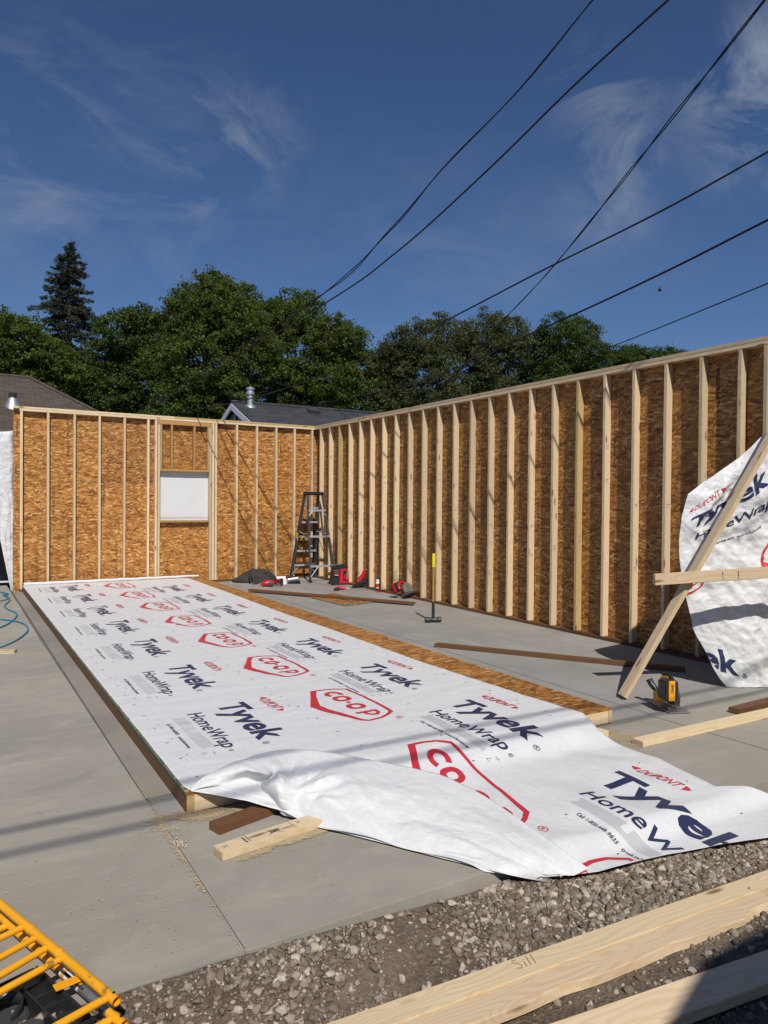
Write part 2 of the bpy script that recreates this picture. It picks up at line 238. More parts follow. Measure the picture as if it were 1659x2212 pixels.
# ------------------------------------------------------------------ mesh helpers
class MB:
    def __init__(s): s.v = []; s.f = []
    def add(s, vs, fs):
        k = len(s.v); s.v += [tuple(v) for v in vs]; s.f += [tuple(i+k for i in f) for f in fs]; return s
    def box(s, a, b, mat=None):
        (x0, y0, z0), (x1, y1, z1) = a, b
        vs = [Vector(p) for p in ((x0,y0,z0),(x1,y0,z0),(x1,y1,z0),(x0,y1,z0),(x0,y0,z1),(x1,y0,z1),(x1,y1,z1),(x0,y1,z1))]
        if mat is not None: vs = [mat @ v for v in vs]
        return s.add(vs, [(3,2,1,0),(4,5,6,7),(0,1,5,4),(1,2,6,5),(2,3,7,6),(3,0,4,7)])
    def tube(s, pts, r, n=10, cap=True, closed=False):
        pts = [Vector(p) for p in pts]; rs = r if hasattr(r, '__len__') else [r]*len(pts); vs = []; fs = []
        t0 = (pts[1]-pts[0]).normalized(); u = t0.orthogonal().normalized()
        for i, p in enumerate(pts):
            t = (pts[min(i+1, len(pts)-1)]-pts[max(i-1, 0)]).normalized(); u = (u-t*u.dot(t)).normalized(); q = t.cross(u)
            for k in range(n): a = 2*math.pi*k/n; vs.append(p+(u*math.cos(a)+q*math.sin(a))*rs[i])
        for i in range(len(pts)-1):
            for k in range(n): fs.append((i*n+k, i*n+(k+1) % n, (i+1)*n+(k+1) % n, (i+1)*n+k))
        if cap: fs.append(tuple(range(n))[::-1]); fs.append(tuple((len(pts)-1)*n+k for k in range(n)))
        return s.add(vs, fs)
    def lathe(s, prof, org=(0,0,0), axis=(0,0,1), n=24):
        ax = Vector(axis).normalized(); u = ax.orthogonal().normalized(); q = ax.cross(u); o = Vector(org); vs = []; fs = []
        for r, h in prof:
            for k in range(n): a = 2*math.pi*k/n; vs.append(o+ax*h+(u*math.cos(a)+q*math.sin(a))*r)
        for i in range(len(prof)-1):
            for k in range(n): fs.append((i*n+k, i*n+(k+1) % n, (i+1)*n+(k+1) % n, (i+1)*n+k))
        fs.append(tuple(range(n))[::-1]); fs.append(tuple((len(prof)-1)*n+k for k in range(n)))
        return s.add(vs, fs)
    def prism(s, poly, h0, h1, mat=None):
        """poly in xy extruded along z"""
        n = len(poly); vs = [Vector((x, y, h0)) for x, y in poly]+[Vector((x, y, h1)) for x, y in poly]
        if mat is not None: vs = [mat @ v for v in vs]
        return s.add(vs, [tuple(range(n))[::-1], tuple(range(n, 2*n))]+[(i, (i+1) % n, n+(i+1) % n, n+i) for i in range(n)])
    def grid(s, P):
        r, c = len(P), len(P[0]); vs = [p for row in P for p in row]
        return s.add(vs, [(i*c+j, i*c+j+1, (i+1)*c+j+1, (i+1)*c+j) for i in range(r-1) for j in range(c-1)])
    def ball(s, c, r, sx=1, sy=1, sz=1, seg=14, rings=9):
        prof = []; 
        vs = []; fs = []
        for i in range(rings+1):
            a = math.pi*i/rings
            for k in range(seg): b = 2*math.pi*k/seg; vs.append((c[0]+r*sx*math.sin(a)*math.cos(b), c[1]+r*sy*math.sin(a)*math.sin(b), c[2]+r*sz*math.cos(a)))
        for i in range(rings):
            for k in range(seg): fs.append((i*seg+k, (i+1)*seg+k, (i+1)*seg+(k+1) % seg, i*seg+(k+1) % seg))
        return s.add(vs, fs)
    def build(s, name, mat, parent=None, org=None, bevel=0, smooth=False, thick=0, mw=None, seg=2, recalc=True):
        me = bpy.data.meshes.new(name); me.from_pydata(s.v, [], s.f)
        if recalc or bevel:
            bm = bmesh.new(); bm.from_mesh(me); bmesh.ops.remove_doubles(bm, verts=bm.verts, dist=1e-5); bmesh.ops.recalc_face_normals(bm, faces=bm.faces)
            if bevel:
                ed = [e for e in bm.edges if len(e.link_faces) == 2 and e.calc_face_angle(0) > .5]
                bmesh.ops.bevel(bm, geom=ed, offset=bevel, segments=seg, affect='EDGES', clamp_overlap=True)
            bm.to_mesh(me); bm.free()
        return link(name, me, mat, parent, org, smooth, thick, mw)
PW = {}
def link(name, me, mat, parent=None, org=None, smooth=False, thick=0, mw=None):
    o = bpy.data.objects.new(name, me); COL.objects.link(o); me.materials.append(MATS[mat] if isinstance(mat, str) else mat)
    if smooth:
        me.polygons.foreach_set('use_smooth', [True]*len(me.polygons))
        if smooth != 2: me.set_sharp_from_angle(angle=rad(38))
    if org is not None:                       # shift the origin without moving the shape
        me.transform(Matrix.Translation(-Vector(org))); o.location = org
    if mw is not None: o.matrix_world = mw
    m = mw.copy() if mw is not None else Matrix.Translation(o.location)
    PW[o.name] = m                            # world placement of every object, kept for its children
    if parent is not None: o.parent = parent; o.matrix_parent_inverse = PW[parent.name].inverted(); o.matrix_basis = m
    if thick:
        md = o.modifiers.new('thickness', 'SOLIDIFY'); md.thickness = thick; md.offset = 0
    return o
def thing(name, label, cat, loc, group=None):
    o = bpy.data.objects.new(name, None); COL.objects.link(o); o.location = loc; o.empty_display_size = .2
    PW[o.name] = Matrix.Translation(Vector(loc)); o['label'] = label; o['category'] = cat
    if group: o['group'] = group
    return o
def tag(o, label, cat, group=None):
    o['label'] = label; o['category'] = cat
    if group: o['group'] = group
    return o
def struct(o): o['kind'] = 'structure'; return o
def board_mesh(L, W, T, bow=0.0, wane=None, seed=0, bevel=.003):
    """lumber with its long side along X, origin at its centre"""
    rnd = random.Random(seed); n = max(2, int(L/(.04 if wane else .25))) if (bow or wane) else 1; mb = MB(); P = []
    bm = bmesh.new(); rings = []
    for i in range(n+1):
        x = -L/2+L*i/n; b = bow*math.sin(math.pi*i/n)
        y0, y1 = -W/2, W/2
        yb = y0; zl = -T/2; cut = 0
        if wane: cut = wane(x)
        ring = [(x, y0+b+cut*.55, zl), (x, y1+b, zl), (x, y1+b, T/2), (x, y0+b+cut, T/2)]
        rings.append([bm.verts.new(p) for p in ring])
    for a, c in zip(rings[:-1], rings[1:]):
        for k in range(4): bm.faces.new((a[k], a[(k+1) % 4], c[(k+1) % 4], c[k]))
    bm.faces.new(rings[0][::-1]); bm.faces.new(rings[-1])
    bmesh.ops.recalc_face_normals(bm, faces=bm.faces)
    ed = [e for e in bm.edges if len(e.link_faces) == 2 and e.calc_face_angle(0) > .9]
    if bevel: bmesh.ops.bevel(bm, geom=ed, offset=bevel, segments=2, affect='EDGES', clamp_overlap=True)
    me = bpy.data.meshes.new('board'); bm.to_mesh(me); bm.free(); return me
def frame(p0, p1, upv=(0,0,1)):
    """matrix with X from p0 to p1, Z as near as can be to upv"""
    p0, p1 = Vector(p0), Vector(p1); x = (p1-p0).normalized(); z = Vector(upv); z = (z-x*z.dot(x)).normalized(); y = z.cross(x)
    m = Matrix((x, y, z)).transposed().to_4x4(); m.translation = (p0+p1)/2; return m, (p1-p0).length
def board(name, p0, p1, W, T, mat='spruce_lumber', parent=None, upv=(0,0,1), cache=None, **k):
    """board running p0-p1 along its centre line; T measured along upv"""
    m, L = frame(p0, p1, upv)
    me = board_mesh(L, W, T, **k)
    me.name = name
    return link(name, me, mat, parent, mw=m)

# ------------------------------------------------------------------ printed lettering
TXT = {}
def text2d(txt, bold=0.0, spacing=1.0):
    key = (txt, bold, spacing)
    if key in TXT: return TXT[key]
    c = bpy.data.curves.new('lettering', 'FONT'); c.body = txt; c.offset = bold; c.resolution_u = 3; c.space_character = spacing
    o = bpy.data.objects.new('lettering', c); COL.objects.link(o); dg = bpy.context.evaluated_depsgraph_get()
    me = bpy.data.meshes.new_from_object(o.evaluated_get(dg)); vs = [(v.co.x, v.co.y) for v in me.vertices]; fs = [tuple(p.vertices) for p in me.polygons]
    bpy.data.objects.remove(o); bpy.data.curves.remove(c); bpy.data.meshes.remove(me)
    xs = [v[0] for v in vs]; x0, x1 = min(xs), max(xs); 
    TXT[key] = ([((x-x0)/(x1-x0), y) for x, y in vs], fs); return TXT[key]
def fit(txt, a0, a1, b0, cap, bold=0.0, slant=0.0, spacing=1.0):
    """lettering between a0 and a1, baseline b0, capital height cap"""
    vs, fs = text2d(txt, bold, spacing); k = cap/.729
    return [(a0+(a1-a0)*x+slant*y*k, b0+y*k) for x, y in vs], fs
def rect(a0, b0, a1, b1): return [(a0, b0), (a1, b0), (a1, b1), (a0, b1)], [(0, 1, 2, 3)]
def ring2d(o, i):
    n = len(o); return list(o)+list(i), [(k, (k+1) % n, n+(k+1) % n, n+k) for k in range(n)]
def circ(a, b, r, n=20): return [(a+r*math.cos(2*math.pi*k/n), b+r*math.sin(2*math.pi*k/n)) for k in range(n)]
def merge(*parts):
    V = []; F = []
    for vs, fs in parts: k = len(V); V += vs; F += [tuple(i+k for i in f) for f in fs]
    return V, F
def stroke(pts, wd):
    """a pen stroke of given widths along points"""
    n = len(pts); ws = wd if hasattr(wd, '__len__') else [wd]*n; Lf = []; Rt = []
    for i in range(n):
        a = pts[max(i-1, 0)]; b = pts[min(i+1, n-1)]; dx, dy = b[0]-a[0], b[1]-a[1]; l = math.hypot(dx, dy); nx, ny = -dy/l, dx/l
        Lf.append((pts[i][0]+nx*ws[i]/2, pts[i][1]+ny*ws[i]/2)); Rt.append((pts[i][0]-nx*ws[i]/2, pts[i][1]-ny*ws[i]/2))
    return Lf+Rt, [(i, i+1, n+i+1, n+i) for i in range(n-1)]
def sheet_print(name, mat, geo, fn, keep=None, step=.03, parent=None, lift=.002):
    """lays flat lettering on a surface: cuts it into small pieces along a grid and drops each vertex on fn(a,b)"""
    vs, fs = geo; bm = bmesh.new(); bv = [bm.verts.new((x, y, 0)) for x, y in vs]
    for f in fs:
        try: bm.faces.new([bv[i] for i in f])
        except ValueError: pass
    if step:
        for ax in (0, 1):
            lo = min(v[ax] for v in vs); hi = max(v[ax] for v in vs); k = math.ceil(lo/step)
            while k*step < hi:
                co = [0, 0, 0]; no = [0, 0, 0]; co[ax] = k*step; no[ax] = 1
                bmesh.ops.bisect_plane(bm, geom=bm.verts[:]+bm.edges[:]+bm.faces[:], plane_co=co, plane_no=no); k += 1
    if keep:
        bad = [f for f in bm.faces if not keep(*f.calc_center_median()[:2])]; bmesh.ops.delete(bm, geom=bad, context='FACES')
    for v in bm.verts: v.co = fn(v.co.x, v.co.y, lift)
    bmesh.ops.triangulate(bm, faces=bm.faces[:])
    me = bpy.data.meshes.new(name); bm.to_mesh(me); bm.free()
    if not len(me.polygons): bpy.data.meshes.remove(me); return None
    return link(name, me, mat, parent)

def reg_mark(a, b, r=.024):
    v, f = fit('R', a-r*.4, a+r*.45, b-r*.5, r, .01); return merge(ring2d(circ(a, b, r), circ(a, b, r*.8)), (v, f))
# the four lettering groups of one repeat of the print, in metres along (a) and across (b) the roll
def wrap_print():
    ty = merge(fit('Tyvek', .06, .91, 0, .205, .028, .03))
    navy = merge(ty, fit('HomeWrap', .18, .94, -.235, .105, .012, .0))
    red = merge(fit('DUPONT', .085, .345, .312, .078, .012, .12), stroke([(.025, .350), (.045, .352), (.068, .354)], [.006, .040, .066]), stroke([(.372, .346), (.392, .350), (.412, .352)], [.066, .042, .006]))
    fine = []
    for j in range(8):
        b = -.272-.0105*j; fine += [rect(.23+.004*j, b, .52, b+.0020), rect(.56, b, .90-.006*j, b+.0020)] if j < 5 else [rect(.23, b, .90, b+.0020)]
    fine += [stroke([(.955, -.365), (.985, -.365), (.97, -.338), (.955, -.365)], .004), fit('USA', .97, 1.0, -.31, .013, .01)]
    call = fit('Call 1-800-448-9835   tyvek.ca/homewrap', .33, .84, -.41, .024, .016)
    mk = [rect(a, -.455, a+.006, -.440) for a in (.3, .62, .94)]+[rect(a, .43, a+.006, .445) for a in (.0, .32, .64)]
    return {'navy': navy, 'red': red, 'grey': merge(reg_mark(.965, .015, .022), reg_mark(.985, -.205, .016), call, *mk), 'fine': merge(*fine)}
def coop_print():
    o = [(.11, .16), (.105, .26), (.12, .35), (.17, .44), (.35, .447), (.6, .452), (.85, .44), (.90, .38), (.945, .30), (.96, .19), (.93, .15), (.75, .065), (.50, -.02), (.28, .085)]
    i = [(.135, .20), (.13, .26), (.142, .34), (.185, .415), (.35, .425), (.6, .428), (.835, .41), (.875, .37), (.92, .295), (.935, .20), (.905, .172), (.74, .115), (.50, .055), (.26, .14)]
    def oo(c, w, h, t, n=24):
        f = lambda w, h: [(c+w*math.copysign(abs(math.cos(2*math.pi*k/n))**.8, math.cos(2*math.pi*k/n)), .275+h*math.copysign(abs(math.sin(2*math.pi*k/n))**.8, math.sin(2*math.pi*k/n))) for k in range(n)]
        return ring2d(f(w, h), f(w-t, h-t))
    C = [(.275+.058*math.cos(t), .275+.052*math.sin(t)) for t in [math.radians(d) for d in range(48, 315, 14)]]
    P = merge(stroke([(.775, .19), (.775, .345)], .034), stroke([(.76, .338), (.82, .338), (.85, .312), (.85, .278), (.82, .25), (.775, .25)], .03))
    return merge(ring2d(o, i), stroke(C, .036), oo(.405, .066, .068, .036), rect(.487, .262, .53, .288), oo(.62, .068, .068, .036), P, reg_mark(.99, .40, .026))

# ================================================================== THE SETTING
g = MB(); g.add([(-400, -300, -.16), (400, -300, -.16), (400, 500, -.16), (-400, 500, -.16)], [(0, 1, 2, 3)])
struct(g.build('ground', 'grass_ground'))
SX = -5.52                                                  # left edge of the garage slab
def slabtop(name, poly, z0, mat, bevel=.012):
    m = MB(); m.prism(poly, z0, 0.0); return struct(m.build(name, mat, bevel=bevel))
slabtop('garage_slab', [(SX, -9.868), (.012, -9.868), (.012, .012), (SX, .012)], -.25, 'floor_concrete', .006)
# strips of the floor left of the wall frame are the raw formed edge of the slab
m = MB(); m.add([(SX-.002, -9.6, .003), (SX+.13, -9.6, .003), (SX+.13, 0, .003), (SX-.002, 0, .003)], [(0,1,2,3)]); struct(m.build('slab_edge_strip', 'curb_concrete'))
slabtop('apron', [(SX+.001, -11.035), (2.6, -11.035), (2.6, -9.874), (SX+.001, -9.874)], -.25, 'apron_concrete', .008)
# the side pad drops away from the slab towards the back
P = []
for i in range(41):
    y = -11.04+i*.36; z = -.002-.055*max(0, min(1, (y+9.7)/5.5)); P.append([(x, y, z) for x in (-9.5, -7.5, SX-.003)])
m = MB(); m.grid(P); b = [(x, y, -.25) for x, y, z in (P[0][0], P[0][2])]
m.add([P[0][0], P[0][2], b[1], b[0]], [(0, 1, 2, 3)]); m.add([P[0][2], P[-1][2], (SX-.008, P[-1][2][1], -.25), (SX-.008, -11.04, -.25)], [(0,1,2,3)])
struct(m.build('side_pad', 'pad_concrete'))
# joints tooled in the floor: shallow dark lines laid on top
def jline(name, a, b, wd=.005, z=.0035):
    a, b = Vector(a), Vector(b); d = (b-a).normalized(); n = Vector((-d.y, d.x, 0))*wd/2; m = MB()
    m.add([(*(a-n).xy, z), (*(b-n).xy, z), (*(b+n).xy, z), (*(a+n).xy, z)], [(0, 1, 2, 3)]); o = m.build(name, 'ink_fine'); struct(o); return o
MATS['ink_fine']
def mat_joint():
    s = NB('joint_dark'); s.done((.10, .09, .078), .9)  # even dark brown-grey for the joint lines
mat_joint()
for a, b in (((-1.98, -11.0, 0), (-2.03, -9.9, 0)), ((-2.0, -9.86, 0), (-2.0, -.1, 0)), ((-5.5, -4.9, 0), (-.1, -4.9, 0)), ((.3, -11.0, 0), (.3, -9.9, 0))):
    jline('floor_joint', a, b).data.materials[0] = MATS['joint_dark']

# dirt and gravel in front of the slab
rnd = random.Random(3)
def zdirt(x, y):
    t = max(0, min(1, (x+5.6)/1.2)); near = max(0, min(1, (-11.04-y)/.5))
    z = .014*(1-t)-.055*t*(1-.35*near)-.055*near
    q = max(0, min(1, (-11.14-y)/.22)); z -= .088*(1-t)*q*q*(3-2*q)
    return z-.012+.018*mnoise.noise(Vector((x*1.7, y*1.7, 0)))+.008*mnoise.noise(Vector((x*7, y*7, 3)))
P = []
ys = [-11.05-.035*i for i in range(60)]+[-13.15-.3*i for i in range(12)]
xs = [-9.5+.25*i for i in range(10)]+[-7+.05*i for i in range(130)]+[-.5+.4*i for i in range(14)]
for y in ys: P.append([(x, y, zdirt(x, y)) for x in xs])
m = MB(); m.grid(P); struct(m.build('soil', 'soil', smooth=2))

def rocks(name, spots, mat, seed=1):
    """many separate faceted stones in one mesh; spots = x, y, z, radius"""
    rg = np.random.default_rng(seed); bases = []
    for k in range(10):
        bm = bmesh.new(); bmesh.ops.create_icosphere(bm, subdivisions=2 if k < 5 else 1, radius=1)
        v = np.array([x.co[:] for x in bm.verts]); f = np.array([[q.index for q in x.verts] for x in bm.faces]); bm.free()
        pl = rg.normal(size=(16, 3)); pl /= np.linalg.norm(pl, axis=1)[:, None]
        for p in pl:                                   # chop flat faces off
            d = v @ p; h = rg.uniform(.42, .78); ex = np.maximum(d-h, 0); v = v-ex[:, None]*p
        v *= rg.uniform(.8, 1.45, 3); v += rg.normal(size=v.shape)*.045; bases.append((v, f))
    V = []; F = []; off = 0
    for i, (x, y, z, r) in enumerate(spots):
        big = r > .012; v, f = bases[rg.integers(0, 5) if big else rg.integers(5, 10)]
        q = rg.normal(size=4); q /= np.linalg.norm(q); a, b, c, d = q
        R = np.array([[1-2*(c*c+d*d), 2*(b*c-a*d), 2*(b*d+a*c)], [2*(b*c+a*d), 1-2*(b*b+d*d), 2*(c*d-a*b)], [2*(b*d-a*c), 2*(c*d+a*b), 1-2*(b*b+c*c)]])
        w = (v*r) @ R.T; w[:, 2] *= .8; V.append(w+[x, y, z]); F.append(f+off); off += len(v)
    V = np.concatenate(V); F = np.concatenate(F); me = bpy.data.meshes.new(name)
    me.vertices.add(len(V)); me.vertices.foreach_set('co', V.ravel()); me.loops.add(F.size); me.loops.foreach_set('vertex_index', F.ravel().astype(np.int32))
    me.polygons.add(len(F)); me.polygons.foreach_set('loop_start', np.arange(0, F.size, 3, dtype=np.int32)); me.update(calc_edges=True)
    return link(name, me, mat)
sp = []
def den(x, y):
    d = -11.05-y; b = 1.0 if d < .42 else .16
    c = .5+.9*mnoise.noise(Vector((x*2.3, y*2.3, 7)))
    right = max(0, min(1, (x+4.6)/1.0)); return b*min(1, max(.07, c-.05)+right*.75)
sp.append((-3.53, -11.60, -.057, .007))
while len(sp) < 26000:
    x = rnd.uniform(-6.3, -1.0); y = -11.045-rnd.random()**1.1*1.3
    if x < -5.9 and rnd.random() < .4: continue
    if rnd.random() > den(x, y): continue
    u = rnd.random(); r = .003+.0065*u if rnd.random() < .70 else .0085+.016*u**1.9
    if y > -11.05-r: continue
    if x > -4.35 and y > -11.15-.08*(x+4.3) and r > .008: continue
    sp.append((x, y, zdirt(x, y)+r*.22, r))
for x in np.arange(-5.5, -1.5, .055):                  # larger stones banked against the slab
    if rnd.random() < .55: r = rnd.uniform(.010, .024); sp.append((x+rnd.uniform(-.02, .02), -11.05-r-rnd.random()*.05, zdirt(x, -11.06)+r*.5, r))
gr = rocks('gravel', sp, 'gravel_stone'); gr['kind'] = 'stuff'

# sawdust scattered on the concrete
def sawdust(name, clusters, seed):
    rg = np.random.default_rng(seed); V = []; F = []
    for (cx, cy, sx, sy, ang, n) in clusters:
        a = rad(ang)
        for k in range(int(n*2.6)):
            u, v = rg.normal()*sx, rg.normal()*sy; x = cx+u*math.cos(a)-v*math.sin(a); y = cy+u*math.sin(a)+v*math.cos(a)
            if mnoise.noise(Vector((x*6, y*6, 1))) < -.05 and rg.random() < .85: continue
            s = rg.uniform(.0006, .0017); t = rg.uniform(0, 6.28); l = s*rg.uniform(1, 2.5); z = .0042+rg.uniform(0, .0015)
            c, q = math.cos(t), math.sin(t); b = len(V)
            V += [(x-c*l-q*s, y-q*l+c*s, z), (x+c*l-q*s, y+q*l+c*s, z+.001), (x+c*l+q*s, y+q*l-c*s, z), (x-c*l+q*s, y-q*l-c*s, z+.0008)]; F.append((b, b+1, b+2, b+3))
    m = MB(); m.v = V; m.f = F; o = m.build(name, 'sawdust', recalc=False); o['kind'] = 'stuff'; return o
sawdust('sawdust', [(-.75, -5.6, .5, .22, -35, 3600), (-.55, -6.5, .45, .28, -50, 2800), (-.3, -4.6, .3, .3, 0, 1200), (-.4, -3.8, .25, .3, 0, 900), (-1.1, -5.0, .3, .5, 0, 900),
    (-5.45, -9.93, .07, .07, 0, 1500), (-5.22, -9.97, .10, .03, -20, 1700), (-5.52, -9.6, .03, .13, 0, 600), (-5.10, -10.40, .12, .012, 10, 1700), (-4.85, -10.36, .09, .02, 10, 1000), (-5.2, -10.5, .5, .3, 0, 260), (-5.9, -10.4, .5, .4, 0, 160), (-5.53, -10.3, .006, .25, 0, 420),
    (-2.62, -10.1, .1, .06, -15, 2200), (-2.6, -10.25, .06, .05, 0, 800), (-1.2, -8.6, .5, .3, 0, 500), (-1.7, -7.9, .6, .6, 0, 600), (-1.5, -3.4, .4, .5, 0, 700), (-1.9, -10.2, .4, .2, 0, 500)], 5)

# ================================================================== STANDING WALLS
SPF, OLD, ORG, TRT = 'spruce_lumber', 'aged_lumber', 'orange_lumber', 'treated_lumber'
IN = .0254; H = 3.059; D4 = .089; T2 = .038
stud_cache = {}
def stud(parent, base, z0, z1, axis, mat=SPF, seed=0, name='stud'):
    """2x4 stud: base = (x,y) of its centre; axis 'x' = stands in the back wall (narrow side along x)"""
    key = (round(z1-z0, 4), mat, seed % 5)
    if key not in stud_cache: stud_cache[key] = board_mesh(z1-z0-.003, D4, T2, bow=[.0, .004, -.005, .003, -.003][seed % 5], bevel=.0025)
    me = stud_cache[key]; x, y = base
    upv = (1, 0, 0) if axis == 'x' else (0, 1, 0)
    m, L = frame((x, y, z0), (x, y, z1), upv)
    o = bpy.data.objects.new(name, me); COL.objects.link(o)
    if not me.materials: me.materials.append(MATS[mat])
    PW[o.name] = m; o.parent = parent; o.matrix_parent_inverse = PW[parent.name].inverted(); o.matrix_basis = m; return o
def panel(parent, mat, a, b, hole=None, name='sheathing'):
    m = MB(); m.box(a, b); return m.build(name, mat, parent, org=((a[0]+b[0])/2, (a[1]+b[1])/2, (a[2]+b[2])/2) if False else (0, 0, 0))
ZB, ZT = T2, 2.983
bw = thing('stud_wall', 'standing stud wall at the back with a square window opening covered in white wrap', 'framed wall', (-2.76, -.045, 0))
# sheathing with staggered joints
X0, X1 = -5.515, -.0015; WX0, WX1, WZ0, WZ1 = -3.146, -2.243, 1.165, 2.062
zr = [(0.002, 1.2188), (1.2192, 1.8286), (1.8290, 3.050)]
for k, (z0, z1) in enumerate(zr):
    cuts = [X0]+[x for x in ([-4.20, -1.76] if k != 1 else [-2.98, -.54]) if X0 < x < X1]+[X1]
    for a, b in zip(cuts[:-1], cuts[1:]):
        a += .0003; b -= .0003
        if b < WX0 or a > WX1 or z0 > WZ1 or z1 < WZ0: panel(bw, 'strand_board_back', (a, 0, z0), (b, .011, z1)); continue
        q = MB()
        for c0, c1, d0, d1 in ((a, min(b, WX0), z0, z1), (max(a, WX1), b, z0, z1), (max(a, WX0), min(b, WX1), z0, min(z1, WZ0)), (max(a, WX0), min(b, WX1), max(z0, WZ1), z1)):
            if c1-c0 > .003 and d1-d0 > .003: q.box((c0, 0, d0), (c1, .011, d1))
        q.build('sheathing', 'strand_board_back', bw, org=(0, 0, 0), recalc=False)
for z, a, b in ((1.219, X0, X1), (1.8288, X0, -3.2), (1.8288, -2.2, X1)): m = MB(); m.box((a, -.0008, z-.002), (b, -.0002, z+.002)); m.build('sheet_joint', 'dark_hole', bw)
for x, z0, z1 in ((-4.2, 0, 1.219), (-1.76, 0, 1.219), (-.54, 1.219, 1.829), (-4.2, 1.829, 3.05), (-1.76, 1.829, 3.05)): m = MB(); m.box((x-.0015, -.0008, z0), (x+.0015, -.0002, z1)); m.build('sheet_joint', 'dark_hole', bw)
yb = -D4/2
board('bottom_plate', (-5.43, yb, T2/2), (-.092, yb, T2/2), D4, T2-.001, TRT, bw)
board('top_plate', (-5.43, yb, 3.002), (-.092, yb, 3.002), D4, T2-.001, SPF, bw, seed=1)
board('top_plate', (-5.52, yb, 3.0405), (-2.9, yb, 3.0405), D4, T2-.001, SPF, bw); board('top_plate', (-2.897, yb, 3.0405), (0.0, yb, 3.0405), D4, T2-.001, OLD, bw)
for i, x in enumerate([-5.401, -5.0, -4.589, -4.186, -3.770, -3.362, -3.228, -2.176, -2.122, -1.714, -1.311, -.910, -.518, -.135]): stud(bw, (x, yb), ZB, ZT, 'x', SPF, i)
for x in (-3.178, -2.228): stud(bw, (x, yb), ZB, 2.905, 'x', SPF, int(abs(x)*10), 'jack_stud')
board('header', (-3.197, yb-.001, 2.944), (-2.197, yb-.001, 2.944), D4, .074, ORG, bw)
for i, x in enumerate((-2.946, -2.532)): stud(bw, (x, yb), 2.10, 2.906, 'x', ORG, i+2, 'cripple_stud')
for x in (-3.139, -2.268): stud(bw, (x, yb), 2.10, 2.906, 'x', OLD, 1, 'cripple_stud')
board('window_head', (-3.157, yb, 2.081), (-2.249, yb, 2.081), D4, T2, ORG, bw); board('window_sill', (-3.157, yb, 1.146), (-2.249, yb, 1.146), D4, T2, ORG, bw)
# wrap stretched over the outside of the opening
P = []
for i in range(31):
    z = 1.05+i*.04; P.append([(x, .016+.006*mnoise.noise(Vector((x*4, z*5, 0)))+.002*mnoise.noise(Vector((x*18, z*18, 2))), z) for x in np.linspace(-3.3, -2.1, 31)])
q = MB(); q.grid(P); q.build('window_wrap', 'house_wrap_fabric', bw, smooth=2, thick=.0006)
def stamp(txt, fn, h, parent, mat='ink_brown', bold=.0, slant=0, step=None):
    vs, fs = text2d(txt, bold); wd = h*len(txt)*.78
    return sheet_print('stamp', mat, ([(a*wd, y*h/.729) for a, y in vs], fs), fn, None, step, parent, .0015)
# mill name stamped along the sheets, reading from the top down
stamp('Westfraser', lambda a, b, l: (-5.475+b*1.0, -l, 2.83-a), .036, bw, bold=.02); stamp('Westfraser', lambda a, b, l: (-.80+b, -l, 2.72-a), .036, bw); stamp('Westfraser', lambda a, b, l: (-3.86+b, -l, 1.14-a), .030, bw)
for (x, z, n) in ((-4.70, 2.9, 14), (-4.92, 1.75, 12), (-4.12, 1.8, 10), (-4.70, 1.15, 16), (-3.9, .8, 18), (-1.5, 1.2, 18), (-1.5, 1.78, 12), (-.88, 1.2, 10), (-2.32, .55, 8), (-5.18, .7, 12)):
    fs = []
    rr = random.Random(int(abs(x*97)+z*13))
    for k in range(n): fs += [rect(k*.045, 0, k*.045+rr.uniform(.012, .036), .012), rect(k*.045, .022, k*.045+rr.uniform(.01, .036), .033)]
    sheet_print('stamp', 'ink_brown', merge(*fs), (lambda x, z: lambda a, b, l: (x+b, -l, z-a))(x, z), None, None, bw, .0015)

rw = thing('stud_wall', 'long standing stud wall down the right with close set studs and strand board behind', 'framed wall', (-.045, -5.5, 0))
for k, (z0, z1) in enumerate(zr):
    st = -2.44 if k != 1 else -1.22; cuts = [-.0015+0]; y = st
    while y > -11.0: cuts.append(y); y -= 2.438
    cuts.append(-11.02)
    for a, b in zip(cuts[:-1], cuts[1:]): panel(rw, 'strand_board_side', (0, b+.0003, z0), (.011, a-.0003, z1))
for z in (1.219, 1.8288): m = MB(); m.box((-.0008, -11.0, z-.002), (-.0002, -.003, z+.002)); m.build('sheet_joint', 'dark_hole' if z < 1.5 else 'joint_dark', rw)
board('bottom_plate', (yb, -7.0, T2/2), (yb, -.003, T2/2), D4, T2-.001, TRT, rw); board('bottom_plate', (yb, -11.0, T2/2), (yb, -7.004, T2/2), D4, T2-.001, TRT, rw)
board('top_plate', (yb, -11.0, 3.002), (yb, -.003, 3.002), D4, T2-.001, SPF, rw)
board('top_plate', (yb, -7.85, 3.0405), (yb, -.093, 3.0405), D4, T2-.001, SPF, rw); board('top_plate', (yb, -11.0, 3.0405), (yb, -7.853, 3.0405), D4, T2-.001, SPF, rw)
for m_ in range(-3, 23):
    y = -9.262+.4064*m_-.019; stud(rw, (yb, y), ZB, ZT, 'y', SPF if m_ % 5 else 'aged_lumber' if m_ in (20, 5) else SPF, m_+7)
    if m_ >= 0:
        rr = random.Random(m_*7+1)
        for zz in (1.05+rr.uniform(-.1, .5), .9+rr.uniform(-.1, .2)):
            z = zz+(.9 if m_ % 4 == 0 else 0); fs = [rect(.02+i*.009, 0, .026+i*.009, .012) for i in range(5)]+[rect(.02, -.02, .062, -.016)]
            sheet_print('stamp', 'ink_fine', merge(*fs), (lambda y, z: lambda a, b, l: (-a-.01, y-.019-l, z+b))(y, z), None, None, rw, .0022)
stud(rw, (yb, -9.53), ZB, ZT, 'y', SPF, 3)
